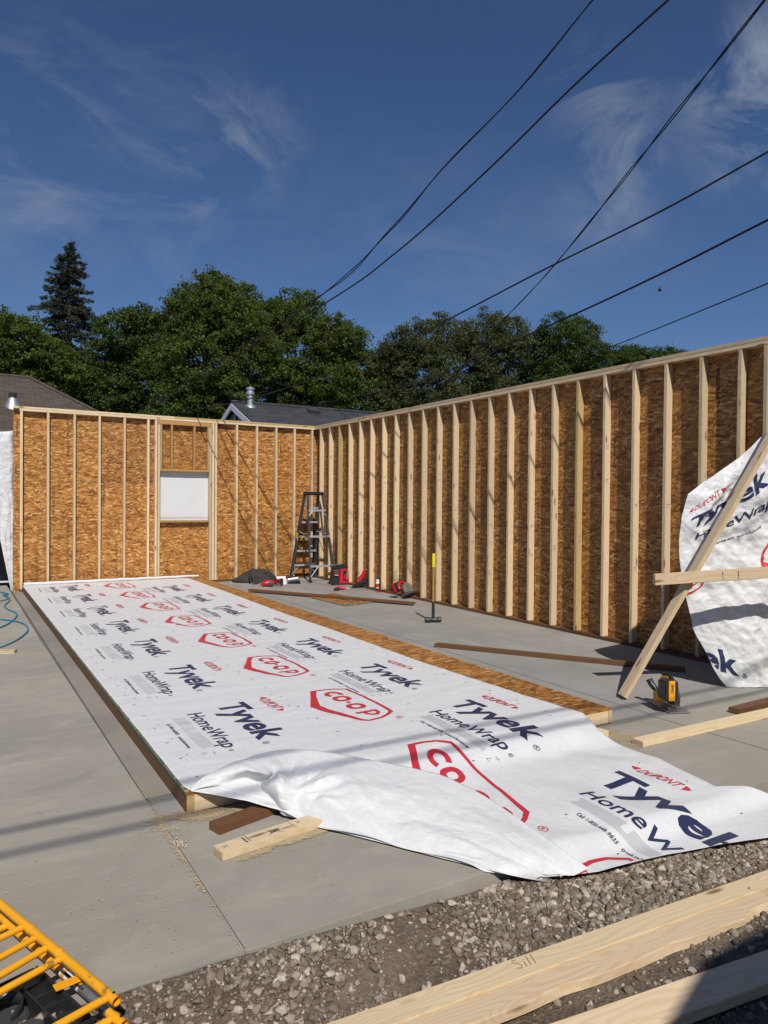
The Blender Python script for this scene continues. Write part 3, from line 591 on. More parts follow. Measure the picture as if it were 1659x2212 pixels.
for (y, z, n) in ((-7.73, 2.9, 24), (-7.75, 1.1, 16), (-8.2, 2.4, 12), (-6.5, 2.7, 16), (-6.5, 1.6, 14), (-5.3, 2.6, 12), (-8.99, 2.9, 16), (-5.3, 1.1, 14)):
    fs = []; rr = random.Random(int(abs(y*97)+z*13))
    for k in range(n): fs += [rect(k*.045, 0, k*.045+rr.uniform(.012, .036), .012), rect(k*.045, .022, k*.045+rr.uniform(.01, .036), .033)]
    sheet_print('stamp', 'ink_brown', merge(*fs), (lambda y, z: lambda a, b, l: (-l, y-b, z-a))(y, z), None, None, rw, .0015)
stamp('Westfraser', lambda a, b, l: (-l, -8.98+.0-b, 2.86-a), .04, rw, bold=.02)

# ================================================================== WALL FRAME LYING ON THE SLAB
lw = thing('stud_wall', 'wall frame lying flat on the slab with its strand board face up', 'framed wall', (-3.9, -5, 0))
LX0, LX1, LY0, LY1 = -5.39, -2.403, -9.872, -.12
board('side_plate', (LX0+T2/2, LY0, D4/2+.001), (LX0+T2/2, LY1, D4/2+.001), D4, T2-.001, TRT, lw, upv=(1, 0, 0))
board('side_plate', (LX1-T2/2, LY0, D4/2+.001), (LX1-T2/2, LY1, D4/2+.001), D4, T2-.001, SPF, lw, upv=(1, 0, 0))
for i, y in enumerate([LY0+T2/2+.001, -9.45, -9.04, -8.63, LY1-T2/2]): board('stud', (LX0+T2+.001, y, D4/2+.001), (LX1-T2-.001, y, D4/2+.001), D4-.001, T2, SPF, lw, upv=(0, 1, 0), seed=i)
m = MB(); m.box((LX0+.0005, LY0-.001, .0005), (LX0+T2-.001, LY0+.0, D4-.001)); m.build('end_grain', OLD, lw)
y = LY0
while y < LY1-.05:
    y1 = min(y+1.2192, LY1); panel(lw, 'strand_board_flat', (LX0-.001, y+.0018, D4+.0015), (LX1+.001, y1-.0018, D4+.0125)); y = y1
m = MB(); m.box((LX0-.0035, LY0+.002, D4+.002), (LX0-.0008, LY1, D4+.0118)); m.build('sealed_edge', 'teal_edge_paint', lw)
for i in range(26):
    pass

# ================================================================== HOUSE WRAP ON THE LYING WALL
WIRES=[
  [ (0.213, -11.015, 8.885),(-0.346, -8.764, 7.436),(-0.569, -7.863, 6.857),(-0.793, -6.962, 6.277),(-1.06, -5.887, 5.761),(-1.296, -4.937, 5.203),(-1.701, -3.305, 4.551),(-3.09, 2.289, 3.362) ],
  [ (-0.839, -12.632, 6.739),(-1.141, -10.29, 6.02),(-1.261, -9.354, 5.732),(-1.382, -8.417, 5.445),(-1.533, -7.237, 5.019),(-1.723, -5.762, 4.575),(-1.958, -3.938, 4.254),(-2.884, 3.267, 3.384) ],
  [ (-1.812, -15.276, 7.878),(-0.215, -10.9, 6.865),(0.424, -9.149, 6.46),(1.063, -7.399, 6.055),(2.078, -4.618, 5.447),(2.976, -2.157, 5.096),(3.59, -0.475, 4.804),(4.911, 3.143, 4.323) ],
  [ (0.31, -12.895, 5.363),(-0.199, -10.622, 4.781),(-0.403, -9.713, 4.548),(-0.606, -8.804, 4.315),(-0.874, -7.607, 4.074),(-1.439, -5.083, 3.564),(-2.154, -1.891, 3.225),(-3.089, 2.289, 3.246) ],
  [ (0.343, -14.765, 5.128),(1.032, -10.417, 4.798),(1.308, -8.677, 4.666),(1.584, -6.938, 4.533),(2.005, -4.278, 4.413),(2.806, 0.775, 4.283),(4.158, 9.303, 4.831) ],
  [ (1.372, -10.958, 4.314),(2.55, -8.591, 4.456),(3.021, -7.644, 4.513),(3.492, -6.698, 4.57),(5.005, -3.655, 4.759),(6.675, -0.297, 5.015),(12.886, 12.186, 5.974) ],
]
FLAP=[
  [ (-5.363, -9.87, 0.104),(-5.365, -9.869, 0.106),(-5.367, -9.867, 0.108),(-5.37, -9.869, 0.111),(-5.373, -9.857, 0.113) ],
  [ (-5.279, -9.908, 0.088),(-5.266, -9.864, 0.108),(-5.279, -9.888, 0.128),(-5.285, -9.85, 0.145),(-5.283, -9.821, 0.15) ],
  [ (-5.156, -10.011, 0.075),(-5.147, -9.917, 0.1),(-5.12, -9.884, 0.125),(-5.133, -9.922, 0.185),(-5.145, -9.819, 0.19) ],
  [ (-5.092, -10.072, 0.068),(-5.089, -9.965, 0.095),(-5.06, -9.921, 0.12),(-5.07, -9.98, 0.185),(-5.076, -9.825, 0.2) ],
  [ (-5.031, -10.119, 0.06),(-5.052, -9.996, 0.088),(-5.035, -9.957, 0.12),(-5.028, -10.022, 0.185),(-4.999, -9.793, 0.2) ],
  [ (-5.019, -10.142, 0.04),(-5.029, -10.056, 0.07),(-5.045, -10.007, 0.125),(-4.967, -9.996, 0.17),(-4.886, -9.799, 0.205) ],
  [ (-5.003, -10.161, 0.02),(-5.019, -10.153, 0.085),(-5.014, -10.124, 0.15),(-4.903, -10.029, 0.175),(-4.802, -9.831, 0.205) ],
  [ (-4.956, -10.211, 0.012),(-4.935, -10.205, 0.075),(-4.898, -10.166, 0.13),(-4.819, -10.064, 0.165),(-4.714, -9.884, 0.2) ],
  [ (-4.879, -10.368, 0.01),(-4.851, -10.335, 0.065),(-4.803, -10.278, 0.115),(-4.72, -10.164, 0.155),(-4.577, -9.97, 0.18) ],
  [ (-4.696, -10.665, 0.01),(-4.662, -10.637, 0.055),(-4.585, -10.564, 0.095),(-4.468, -10.471, 0.125),(-4.254, -10.309, 0.14) ],
  [ (-4.589, -10.842, 0.01),(-4.546, -10.808, 0.05),(-4.477, -10.752, 0.08),(-4.362, -10.647, 0.1),(-4.164, -10.475, 0.112) ],
  [ (-4.466, -11.019, 0.005),(-4.418, -10.975, 0.035),(-4.349, -10.905, 0.06),(-4.247, -10.789, 0.075),(-4.124, -10.652, 0.088) ],
  [ (-4.371, -11.099, -0.015),(-4.328, -11.092, 0.01),(-4.276, -11.077, 0.03),(-4.192, -11.043, 0.035),(-4.094, -11.015, 0.035) ],
  [ (-4.207, -11.121, -0.075),(-4.179, -11.144, -0.06),(-4.155, -11.16, -0.045),(-4.113, -11.185, -0.035),(-4.032, -11.189, -0.03) ],
]
EDGE=[ (-0.049, 2.69),(-0.432, 2.145),(-0.658, 1.946),(-0.976, 1.696),(-1.063, 1.621),(-1.116, 1.45),(-1.125, 1.268),(-1.126, 1.143),(-1.11, 1.018),(-1.078, 0.768),(-1.027, 0.51),(-0.937, 0.263),(-0.841, 0.106),(-0.795, 0.016),(-0.692, -0.047),(-0.501, -0.062) ]
TREES = {
'A':[ (-3.9, 28.21, 9.16, 1.83),(-2.21, 29.06, 9.01, 1.46),(-4.36, 29.57, 10.31, 1.02),(-3.17, 28.05, 9.81, 1.1),(-1.65, 28.98, 8.19, 1.46),(-5.08, 30.25, 9.75, 1.71),(-3.67, 28.57, 6.98, 1.95) ],
'B':[ (1.92, 29.28, 10.8, 1.4),(1.62, 31.49, 9.15, 1.88),(3.66, 29.41, 10.78, 1.48),(2.69, 29.13, 11.65, 0.92),(0.49, 32.44, 8.09, 1.62),(2.92, 30.12, 8.8, 1.88),(1.73, 29.93, 7.34, 1.62) ],
'C':[ (5.52, 24.89, 11.89, 1.59),(4.7, 27.32, 11.03, 1.67),(7.02, 25.1, 11.27, 1.79),(5.27, 25.27, 9.07, 2.18),(8.01, 25.6, 9.42, 1.92),(4.01, 27.14, 8.73, 1.54),(5.73, 25.34, 13.03, 0.97),(7.53, 26.22, 13.01, 0.97),(4.85, 26.98, 12.52, 1.03),(6.28, 25.2, 7.15, 1.79),(4.13, 25.64, 7.03, 1.54) ],
'D':[ (10.78, 27.41, 12.52, 1.44),(12.6, 28.54, 13.3, 1.38),(11.89, 27.97, 10.51, 2.45),(13.13, 26.3, 11.63, 1.3),(14.98, 27.39, 10.9, 1.21),(13.49, 27.31, 9.14, 2.16),(10.7, 28.02, 8.41, 2.02),(15.36, 27.45, 9.04, 1.15) ],
'E':[ (18.23, 24.07, 11.27, 1.53),(18.02, 26.43, 10.18, 1.42),(20.35, 24.1, 12.11, 1.36),(18.88, 23.96, 8.89, 2.21),(21.77, 24.51, 10.12, 2.21),(16.97, 26.38, 8.45, 1.18) ],
'F':[ (23.15, 23.41, 12.33, 1.54),(25.89, 24.13, 12.96, 1.29),(24.66, 23.81, 10.31, 2.31),(25.78, 22.15, 11.22, 1.69),(23.53, 25.86, 12.22, 1.23),(24.32, 24.33, 8.82, 1.85) ],
'G':[ (26.55, 20.25, 12.29, 1.33),(29.07, 21.05, 12.7, 1.27),(26.72, 21.43, 10.45, 1.96),(28.32, 19.5, 11.05, 1.21),(28.97, 21.4, 10.68, 1.51) ],
'H':[ (39.98, 26.92, 12.88, 1.23),(43.82, 27.57, 13.51, 1.38),(44.41, 25.97, 13.58, 1.0),(39.14, 27.84, 12.75, 1.54),(46.64, 26.32, 13.88, 0.69),(41.9, 27.89, 14.2, 0.69) ],
}
def lerp_curve(pts, x):
    for (x0, y0), (x1, y1) in zip(pts[:-1], pts[1:]):
        if x0 <= x <= x1 or x1 <= x <= x0:
            t = 0 if x1 == x0 else (x-x0)/(x1-x0); return y0+(y1-y0)*t
    return pts[0][1] if abs(x-pts[0][0]) < abs(x-pts[-1][0]) else pts[-1][1]
def sm(a, b, x): t = max(0, min(1, (x-a)/(b-a))); return t*t*(3-2*t)
LEFT = [(-.1, -5.387), (-9.80, -5.386), (-9.87, -5.37), (-10.04, -5.14), (-10.17, -5.01), (-10.39, -4.885), (-10.68, -4.69), (-11.03, -4.48), (-11.14, -4.20), (-11.225, -3.98), (-11.255, -3.62), (-11.32, -3.30), (-11.385, -3.05), (-11.50, -2.72), (-11.72, -2.15)]
RIGHT = [(-.1, -2.655), (-3, -2.70), (-5, -2.755), (-6, -2.735), (-8, -2.77), (-9.3, -2.72), (-9.86, -2.68), (-10.07, -2.758), (-10.5, -2.742), (-10.78, -2.795), (-10.97, -2.842), (-11.02, -2.74), (-11.08, -2.66), (-11.14, -2.58), (-11.25, -2.25), (-11.40, -2.05), (-11.72, -2.0)]
def crease(x, y, s):
    """flat facets meeting in sharp folds"""
    return mnoise.voronoi(Vector((x+.25*mnoise.noise(Vector((x*2, y*2, s))), y, s*7.3)))[0][0]
def hs(x, y):
    """height of the wrap lying on the frame, then sagging over its end onto the slab and the gravel"""
    top = .1075+.0036*mnoise.noise(Vector((x*2.2+y*.6, y*7, 0)))+.0028*mnoise.noise(Vector((x*3.2+y*.8, y*15, 4)))
    top += .007*max(0, mnoise.noise(Vector((x*1.3+y*1.1, y*2.6-x*1.5, 9))))*sm(-7.5, -9.6, y)
    d = -9.86-y
    if d > -.12:
        k = sm(-.02, .42+.12*mnoise.noise(Vector((x*2.1, 0, 5))), d); low = .010
        low += .022*max(0, mnoise.noise(Vector((x*2.2-y*.8, y*3.4+x*1.2, 2)))+.18)*sm(.05, .4, d)*(1-.6*sm(1.1, 1.5, d))
        low += .006*mnoise.noise(Vector((x*7, y*5, 8)))*sm(0, .3, d)
        low += .022*math.exp(-((x+3.05+.15*d)/.13)**2)*math.exp(-((d-.62)/.28)**2)+.012*math.exp(-((x+3.62-.3*(d-.7))/.15)**2)*sm(.3, .7, d)*(1-sm(1.0, 1.4, d))
        low -= .054*sm(1.18-.06*sm(-3.6, -4.0, x), 1.33-.04*sm(-3.6, -4.0, x), d)
        z = top*(1-k)+max(low, -.046)*k
        z += .028*math.exp(-((d-.20)/.10)**2)*sm(-4.1, -3.2, x)*(1-sm(-3.0, -2.7, x))
        return z
    return top
hw = thing('house_wrap', 'printed white house wrap over the lying wall with its near corner folded back', 'house wrap', (-3.9, -8, .1))
rows = []; y = -.135
while y > -11.72:
    rows.append(y); y -= .05 if y > -7 else (.03 if y > -9.7 else .014)
P = []
for y in rows:
    a, b = lerp_curve(LEFT, y), lerp_curve(RIGHT, y); n = 150; P.append([])
    for i in range(n+1): x = a+(b-a)*i/n; P[-1].append((x, y, hs(x, y)))
m = MB(); m.grid(P); m.build('printed_sheet', 'house_wrap_fabric', hw, smooth=2, thick=.0006)
# rolled hem at the far end, against the standing wall
m = MB(); pts = [(-5.37+.1*i, -.16+.004*math.sin(i), .13+.012*i/30+.003*math.sin(i*1.7)) for i in range(30)]
m.tube(pts, [.026-.006*i/30 for i in range(30)], 14); m.build('rolled_end', 'house_wrap_fabric', hw, smooth=True)
# the corner folded back over the top: its plain side shows
def catmull(A, t):
    n = len(A)-1; s = min(int(t), n-1); f = t-s; g = lambda k: Vector(A[max(0, min(n, k))])
    p0, p1, p2, p3 = g(s-1), g(s), g(s+1), g(s+2)
    return .5*((2*p1)+(-p0+p2)*f+(2*p0-5*p1+4*p2-p3)*f*f+(-p0+3*p1-3*p2+p3)*f**3)
CREASES = [[(-5.088, -10.361), (-4.85, -10.281), (-4.743, -10.579)], [(-4.974, -10.291), (-4.974, -10.411), (-4.846, -10.3)], [(-4.965, -9.863), (-4.992, -10.049), (-5.088, -10.361)], [(-4.891, -10.192), (-4.66, -10.13), (-4.681, -10.208)], [(-4.908, -9.736), (-4.902, -9.84)], [(-4.978, -10.445), (-4.805, -10.676)], [(-4.664, -10.164), (-4.748, -10.598)], [(-4.45, -10.35), (-4.62, -10.80)], [(-4.36, -10.55), (-4.20, -10.95)], [(-4.62, -10.2), (-4.30, -10.75)]]
def folds(x, y):
    q = Vector((x, y)); s = 0
    for i, L_ in enumerate(CREASES):
        for a, b in zip(L_[:-1], L_[1:]):
            a, b = Vector(a), Vector(b); t = max(0, min(1, (q-a).dot(b-a)/(b-a).length_squared)); d = (q-a-(b-a)*t).length; w_ = .055 if i < 7 else .08
            s = max(s, (.024 if i < 7 else .014)*max(0, 1-d/w_)*(1-.5*t))
    return s
def radial(x, y):
    dx, dy = x+5.0, y+10.16; r = math.hypot(dx, dy); a = math.atan2(dy, dx); tri = abs((a*3.1) % 2-1)+.5*abs((a*6.7+.6) % 2-1)
    return .030*(tri-.6)*math.exp(-((r-.22)/.17)**2)
P = []; NC = (len(FLAP)-1)*16
for i in range(NC+1):
    u = i/16; colp = [catmull([c[k] for c in FLAP], u) for k in range(5)]; P.append([])
    for j in range(81):
        p = catmull(colp, j/20); v = j/80; t = i/NC; e = math.sin(math.pi*min(1, v*1.02))*sm(0, .15, t)
        p = p+Vector((0, -.3, 1)).normalized()*e*(.040*(.5-crease(t*7+v*1.5, v*2.2-t*3, 1))+.009*(.5-crease(t*20+v*4, v*6-t*8, 6))+.6*radial(p.x, p.y)+folds(p.x, p.y)-.006+.002*mnoise.noise(Vector((t*60, v*26, 3))))
        if p.z < hs(p.x, p.y)+.006 and t > .1 and v > .1: p.z = max(p.z, hs(p.x, p.y)+.006) if lerp_curve(LEFT, p.y) < p.x else p.z
        P[-1].append(tuple(p))
m = MB(); m.grid(P); m.build('folded_corner', 'folded_wrap_fabric', hw, smooth=2, thick=.0006)
def onwrap(y0, xb, pull=0):
    def fn(a, b, l):
        x, y = xb+b-pull*.14*max(0, a/.85)**1.3, y0-a-pull*.17*a/.85; e = .01; h = hs(x, y); n = Vector((-(hs(x+e, y)-h)/e, -(hs(x, y-e)-h)/-e, 1)).normalized(); return Vector((x, y, h))+n*l
    return fn
def inwrap(y0, xb, pull=0):
    def k(a, b):
        x, y = xb+b-pull*.14*max(0, a/.85)**1.3, y0-a-pull*.17*a/.85
        if y > -.16 or y < -11.7: return False
        return lerp_curve(LEFT, y)+.004 < x < lerp_curve(RIGHT, y)-.004
    return k
WP, CP = wrap_print(), coop_print()
def logo(y0, xb, st):
    for k, mt in (('navy', 'ink_navy'), ('red', 'ink_red'), ('grey', 'ink_grey'), ('fine', 'ink_fine')):
        sheet_print('lettering', mt, WP[k], onwrap(y0, xb), inwrap(y0, xb), st, hw, .003 if st < .04 else .0018)
for k in range(7): logo(-8.42+1.34*k, -4.80, .04 if k < 3 else .12)
for k in range(8): logo(-10.50+1.34*k-(.03 if k == 0 else 0), -3.36, .02 if k < 2 else (.04 if k < 4 else .12))
for k in range(-2, 8): sheet_print('emblem', 'ink_red', CP, onwrap(-8.35+1.34*k, -4.23, k == -1), inwrap(-8.35+1.34*k, -4.23, k == -1), .02 if k < 1 else (.04 if k < 3 else .12), hw, .0016)
marks = merge(*[rect(.3*i, 0, .3*i+.008, .018) for i in range(32)])
for xb in (-5.30, -4.33, -3.62, -2.88, -2.55): sheet_print('lettering', 'ink_grey', marks, (lambda xb: onwrap(-.4, xb))(xb), (lambda f: lambda a, b: f(a, b) and a < 10.3)(inwrap(-.4, xb)), None, hw, .002)

# ================================================================== HOUSE WRAP BLOWING AT THE RIGHT, BRACE AND RAIL
def xlh(z): return lerp_curve(ez, z)+.022*mnoise.noise(Vector((0, z*5, 2)))+.016*(crease(z*6, 0, 3)-.4)
ez = sorted([(z, x) for x, z in EDGE if z > -.02]); ez = [(-.001, -.79)]+[q for q in ez if q[0] > 0]
def yh(x, z):
    b = -9.45-.447*(x+1.15)-.10*max(0, 1-z/1.0)**1.3
    w1 = .04*mnoise.noise(Vector((x*2.0-z*1.2, z*1.8+x, 0)))+.075*(crease(x*2.6+z*1.0, z*2.1-x*1.1, 4)-.4)+.042*(crease(x*7+z*2, z*5.5+x*3, 7)-.4)+.016*(crease(x*17, z*15, 9)-.4)
    d = (z-1.42)-(x+1.0)*1.55; w1 += .045*max(0, 1-abs(d)/.11)*sm(1.2, 1.5, z)
    return b-w1*min(1, .25+(x-xlh(z))*4 if x > xlh(z) else .25)+.05*math.exp(-max(0, x-xlh(z))/(.95-xlh(z))*22)*(1-z/3)
hg = thing('house_wrap', 'white printed house wrap hanging crumpled behind the leaning brace at the right', 'house wrap', (-.6, -9.7, 0))
P = []; R0 = 260
for i in range(R0+1):
    z = .004+2.68*i/R0; xl = xlh(z); P.append([])
    for j in range(151):
        t = j/150; x = xl+(.95-xl)*t**1.25; P[-1].append((x, yh(x, z), z))
m = MB(); m.grid(P); m.build('printed_sheet', 'crumpled_wrap_fabric', hg, smooth=2, thick=.0006)
pairs = [((.05, .32), (-1.054, 1.471)), ((.34, .32), (-.86, 1.60)), ((.06, .18), (-1.062, 1.426)), ((.18, 0), (-1.006, 1.368)), ((.32, -.07), (-.882, 1.368)), ((.51, 0), (-.77, 1.50)), ((.91, .01), (-.452, 1.743)), ((.79, .25), (-.554, 1.85)), ((.18, -.23), (-.986, 1.218)), ((.72, -.23), (-.56, 1.465)), ((.88, -.13), (-.433, 1.587)), ((.5, -.40), (-.792, 1.262)), ((.83, -.40), (-.472, 1.322))]
A_ = np.array([[1, a, b, a*b, a*a] for (a, b), _ in pairs]); cx_ = np.linalg.lstsq(A_, np.array([q[0] for _, q in pairs]), rcond=None)[0]; cz_ = np.linalg.lstsq(A_, np.array([q[1] for _, q in pairs]), rcond=None)[0]
def onhang(f):
    def fn(a, b, l):
        x, z = f(a, b); e = .01; y = yh(x, z); n = Vector((-(yh(x+e, z)-y)/e, 1, -(yh(x, z+e)-y)/e)).normalized(); return Vector((x, y, z))-n*l
    return fn
def inhang(f):
    def k(a, b): x, z = f(a, b); return .01 < z < 2.6 and x > lerp_curve(ez, z)+.012
    return k
f1 = lambda a, b: (float(cx_ @ [1, a, b, a*b, a*a]), float(cz_ @ [1, a, b, a*b, a*a]))
f2 = lambda a, b: (-.945+(a-.6)*.72+(b-.1)*-.12, .27-(a-.6)*.24+(b-.1)*.92)
for fn_ in (f1, f2):
    for k, mt in (('navy', 'ink_navy'), ('red', 'ink_red'), ('grey', 'ink_grey'), ('fine', 'ink_fine')):
        if fn_ is f2 and k in ('red', 'fine'): continue
        sheet_print('lettering', mt, WP[k], onhang(fn_), inhang(fn_), .012, hg, .0045)
f3 = lambda a, b: (-.97+(a-.85)*.5+(b-.44)*.12, .95+(a-.85)*.10+(b-.44)*.46)
f4 = lambda a, b: (-.483+(a-.11)*.8+(b-.16)*.22, 1.014+(b-.16)*.88+(a-.11)*.16)
for fn_ in (f3, f4): sheet_print('emblem', 'ink_red', CP, onhang(fn_), inhang(fn_), .012, hg, .0045)

ax_ = (Vector((-.42, -10.115, 2.66))-Vector((-1.845, -9.478, .02))).normalized(); cf_ = Vector((-.72, -.66, .1)); cf_ = (cf_-ax_*cf_.dot(ax_)).normalized(); BRU = Matrix.Rotation(rad(-60), 3, ax_) @ cf_
br = board('brace', (-1.845, -9.478, .02), (-.42, -10.115, 2.66), D4, T2, SPF, None, upv=BRU); tag(br, 'long pale diagonal timber brace leaning in front of the hanging house wrap', 'timber brace')
rl = board('rail', (-1.694, -9.64, .948), (.1, -10.44, 1.06), D4, T2, SPF, None, upv=(-.408, -.913, 0)); tag(rl, 'pale horizontal rail nailed across the diagonal brace at waist height', 'timber rail')
mrl = PW[rl.name]
def onrail(a, b, l): return mrl @ Vector((a, b, T2/2+l))
for tx, x in (('PREMIUM', -.30), ('MILL 8', -.43)):
    vs, fs = fit(tx, 0, .062, 0, .011, .01)
    sheet_print('stamp', 'ink_brown', ([(x+b, .03-a) for a, b in vs], fs), onrail, None, None, rl, .001)

# ================================================================== LOOSE LUMBER
def loose(label, p0, p1, W, T, mat, group=None, **k):
    o = board('board', p0, p1, W, T, mat, None, **k); tag(o, label, 'board', group); return o
G = 'loose boards lying about the site'
a = loose('long dark brown board lying diagonally behind the sledgehammer over strand board scraps', (-2.09, -1.82, .038), (-.49, -4.42, .034), D4, T2-.003, TRT, G, bow=.01)
loose('dark reddish brown board lying on the floor behind the foot of the brace', (-1.955, -7.075, .019), (-.60, -9.12, .019), D4, T2, TRT, G)
s1 = loose('short dark brown offcut lying nearest the end of the lying wall', (-5.335, -10.13, .019), (-4.80, -9.99, .019), D4, T2, TRT, G, upv=(0, 0, 1))
s2 = loose('short pale offcut with pencilled crosses half under the folded wrap', (-5.395, -10.372, .019), (-4.55, -10.24, .019), D4, T2, SPF, G)
m2 = PW[s2.name]; L2 = (Vector((-5.395, -10.372, .019))-Vector((-4.55, -10.24, .019))).length
def pen(geo, parent, mm, z, name='pencil_mark', mat='ink_pencil'): return sheet_print(name, mat, geo, lambda a, b, l: mm @ Vector((a, b, z+l)), None, None, parent, .0008)
def cross(x, y, r): return merge(stroke([(x-r, y-r), (x+r, y+r)], .0025), stroke([(x-r*.8, y+r), (x+r*.9, y-r)], .0025))
scr = merge(stroke([(-L2/2+.28+.03*math.sin(i*2.1), .012*math.cos(i*1.3)-.005+.004*i/9) for i in range(24)], .0018), stroke([(-L2/2+.235, -.03), (-L2/2+.32, .022)], .0022), stroke([(-L2/2+.25, .02), (-L2/2+.31, -.035)], .0022))
pen(merge(cross(-L2/2+.035, 0, .014), scr, stroke([(-L2/2+.375, -.04), (-L2/2+.375, .04)], .0025), cross(-L2/2+.41, .008, .011)), s2, m2, T2/2)
vs, fs = fit('PREMIUM', 0, .055, 0, .012, .015); v2, f2_ = fit('BICHERIDGEA', 0, .055, .016, .008, .005)
pen(merge(([(-L2/2+.125+b, .032-a) for a, b in vs], fs), ([(-L2/2+.128+b, .032-a) for a, b in v2], f2_)), s2, m2, T2/2, 'stamp', 'ink_navy')
pen(cross(-.23, 0, .014), s1, PW[s1.name], T2/2)
loose('pale board lying across the apron in front of the cordless saw', (-2.642, -10.287, .019), (-.9, -10.315, .019), D4, T2, SPF, G)
loose('dark brown board end showing behind the pale board at the right edge', (-1.448, -10.162, .022), (-.5, -10.125, .022), D4, T2, TRT, G)
loose('pale offcut just showing under the right edge of the house wrap', (-2.95, -10.045, .019), (-2.66, -10.03, .019), .08, T2, SPF, G)
loose('short board end lying on the side pad by the blue hose', (-6.35, -4.87, -.034), (-5.815, -5.09, -.034), D4, T2, SPF, G)
# foreground boards lying on the dirt
def dirline(x0, y0, x1, y1, x): return y0+(y1-y0)*(x-x0)/(x1-x0)
sa = loose('front sill board marked Sill, the nearer the slab of the two touching foreground boards', (-6.6, -11.385, -.080), (-2.2, -11.660, -.080), .096, T2, SPF, G)
wn = lambda x: .105*max(0, mnoise.noise(Vector((x*2.2, 0, 1)))+.12)+.010*abs(mnoise.noise(Vector((x*8, 0, 2))))
loose('wavy edged board with bark missing, touching the board marked Sill', (-6.6, -11.482, -.086), (-3.50, -11.678, -.086), .100, T2, SPF, G, wane=wn, bevel=.004)
loose('wide board nearest the camera, half in shade at the bottom right corner', (-5.6, -11.72, -.082), (-2.7, -12.09, -.082), .135, T2, SPF, G)
ms = PW[sa.name]
sx = [(0, .022), (-.012, .026), (-.018, .018), (-.006, .008), (.0, -.002), (-.008, -.012), (-.022, -.006)]
sill = merge(stroke([(x, y) for x, y in sx], .0022), stroke([(.014, .008), (.010, -.012)], .0022), stroke([(.018, .017), (.0175, .015)], .0025), stroke([(.034, .026), (.024, -.012)], .0022), stroke([(.05, .026), (.040, -.012)], .0022))
inv = ms.inverted() @ Vector((-4.685, -11.50, -.06)); pen(([(inv.x+a*1.25, inv.y+b*1.25) for a, b in sill[0]], sill[1]), sa, ms, T2/2)
# strand board scraps
def scrap(label, poly, z, rot=0):
    m = MB(); m.prism(poly, z, z+.011); o = m.build('sheathing_scrap', 'strand_board_flat'); tag(o, label, 'board scrap', 'strand board scraps'); q = MB()
    n = len(poly); 
    for i in (0, 1): a, b = Vector(poly[i]), Vector(poly[(i+1) % n]); d = (b-a).normalized(); nn = Vector((d.y, -d.x))*.0012; q.add([(*(a+nn), z+.001), (*(b+nn), z+.001), (*(b+nn), z+.0105), (*(a+nn), z+.0105)], [(0, 1, 2, 3)])
    q.build('sealed_edge', 'teal_edge_paint', o)
scrap('strand board scrap with teal edges under the brown board, the one nearer the lying wall', [(-1.50, -2.92), (-1.44, -4.02), (-1.17, -3.98), (-1.20, -2.9)], .003)
scrap('strand board scrap beside the teal edged one, nearer the sledgehammer', [(-1.16, -2.75), (-1.14, -3.95), (-.90, -3.88), (-.93, -2.70)], .004)

# ================================================================== TOOLS AND GEAR
# sledgehammer standing on its head
t = thing('sledgehammer', 'sledgehammer standing upright on its head with a yellow capped wooden handle', 'sledgehammer', (-1.10, -5.84, 0))
cx, cy = -1.105, -5.80
m = MB(); pr = [(.030, -.105), (.036, -.095), (.036, -.055), (.030, -.04), (.027, 0), (.030, .04), (.036, .055), (.036, .095), (.030, .105)]
m.lathe(pr, (cx, cy, .038), (.93, -.36, 0), 8); m.build('head', 'sledge_iron', t, bevel=.002)
def oval(m, z0, z1, r0, r1, n=10): m.lathe([(r0, z0), (r1, z1)], (cx, cy, 0), (0, 0, 1), 16)
m = MB(); m.lathe([(.017, .26), (.016, .40), (.0165, .55), (.0175, .70), (.018, .80)], (cx, cy, 0)); m.build('handle', 'handle_wood', t, smooth=True)
m = MB(); m.lathe([(.021, .06), (.020, .15), (.0182, .27), (.0178, .272)], (cx, cy, 0)); m.build('black_sleeve', 'rubber', t, smooth=True)
m = MB(); m.lathe([(.0195, .71), (.020, .72), (.020, .87), (.017, .882)], (cx, cy, 0)); m.build('yellow_grip', 'lime_yellow', t, smooth=True)

# step ladder
t = thing('step_ladder', 'grey fibreglass step ladder with aluminium steps standing open in the far corner', 'ladder', (-.33, -.55, 0))
topz = 1.70
FL, FR = Vector((-.62, -.16, 0)), Vector((-.10, -.14, 0)); TL, TR = Vector((-.485, -.51, topz)), Vector((-.20, -.50, topz))
BL, BR = Vector((-.575, -.978, .0)), Vector((-.03, -.955, .0)); UL, UR = Vector((-.475, -.62, topz)), Vector((-.165, -.61, topz))
def rail(a, b, w, d, name='rail', mat='fibreglass_grey'):
    mm, L = frame(a, b, (0, 1, 0)); q = MB(); q.box((-L/2, -w/2, -d/2), (L/2, w/2, -d/2+.006)); q.box((-L/2, -w/2, -d/2+.006), (L/2, -w/2+.006, d/2)); q.box((-L/2, w/2-.006, -d/2+.006), (L/2, w/2, d/2)); return q.build(name, mat, t, mw=mm)
for a, b in ((FL, TL), (FR, TR)): rail(a+Vector((0, 0, .03)), b, .032, .075, 'front_rail')
for a, b in ((BL, UL), (BR, UR)): rail(a+Vector((0, 0, .03)), b, .036, .030, 'rear_rail')
for p in (FL, FR, BL, BR): m = MB(); m.box((p.x-.024, p.y-.035, 0), (p.x+.024, p.y+.035, .045)); m.build('foot', 'rubber', t, bevel=.006)
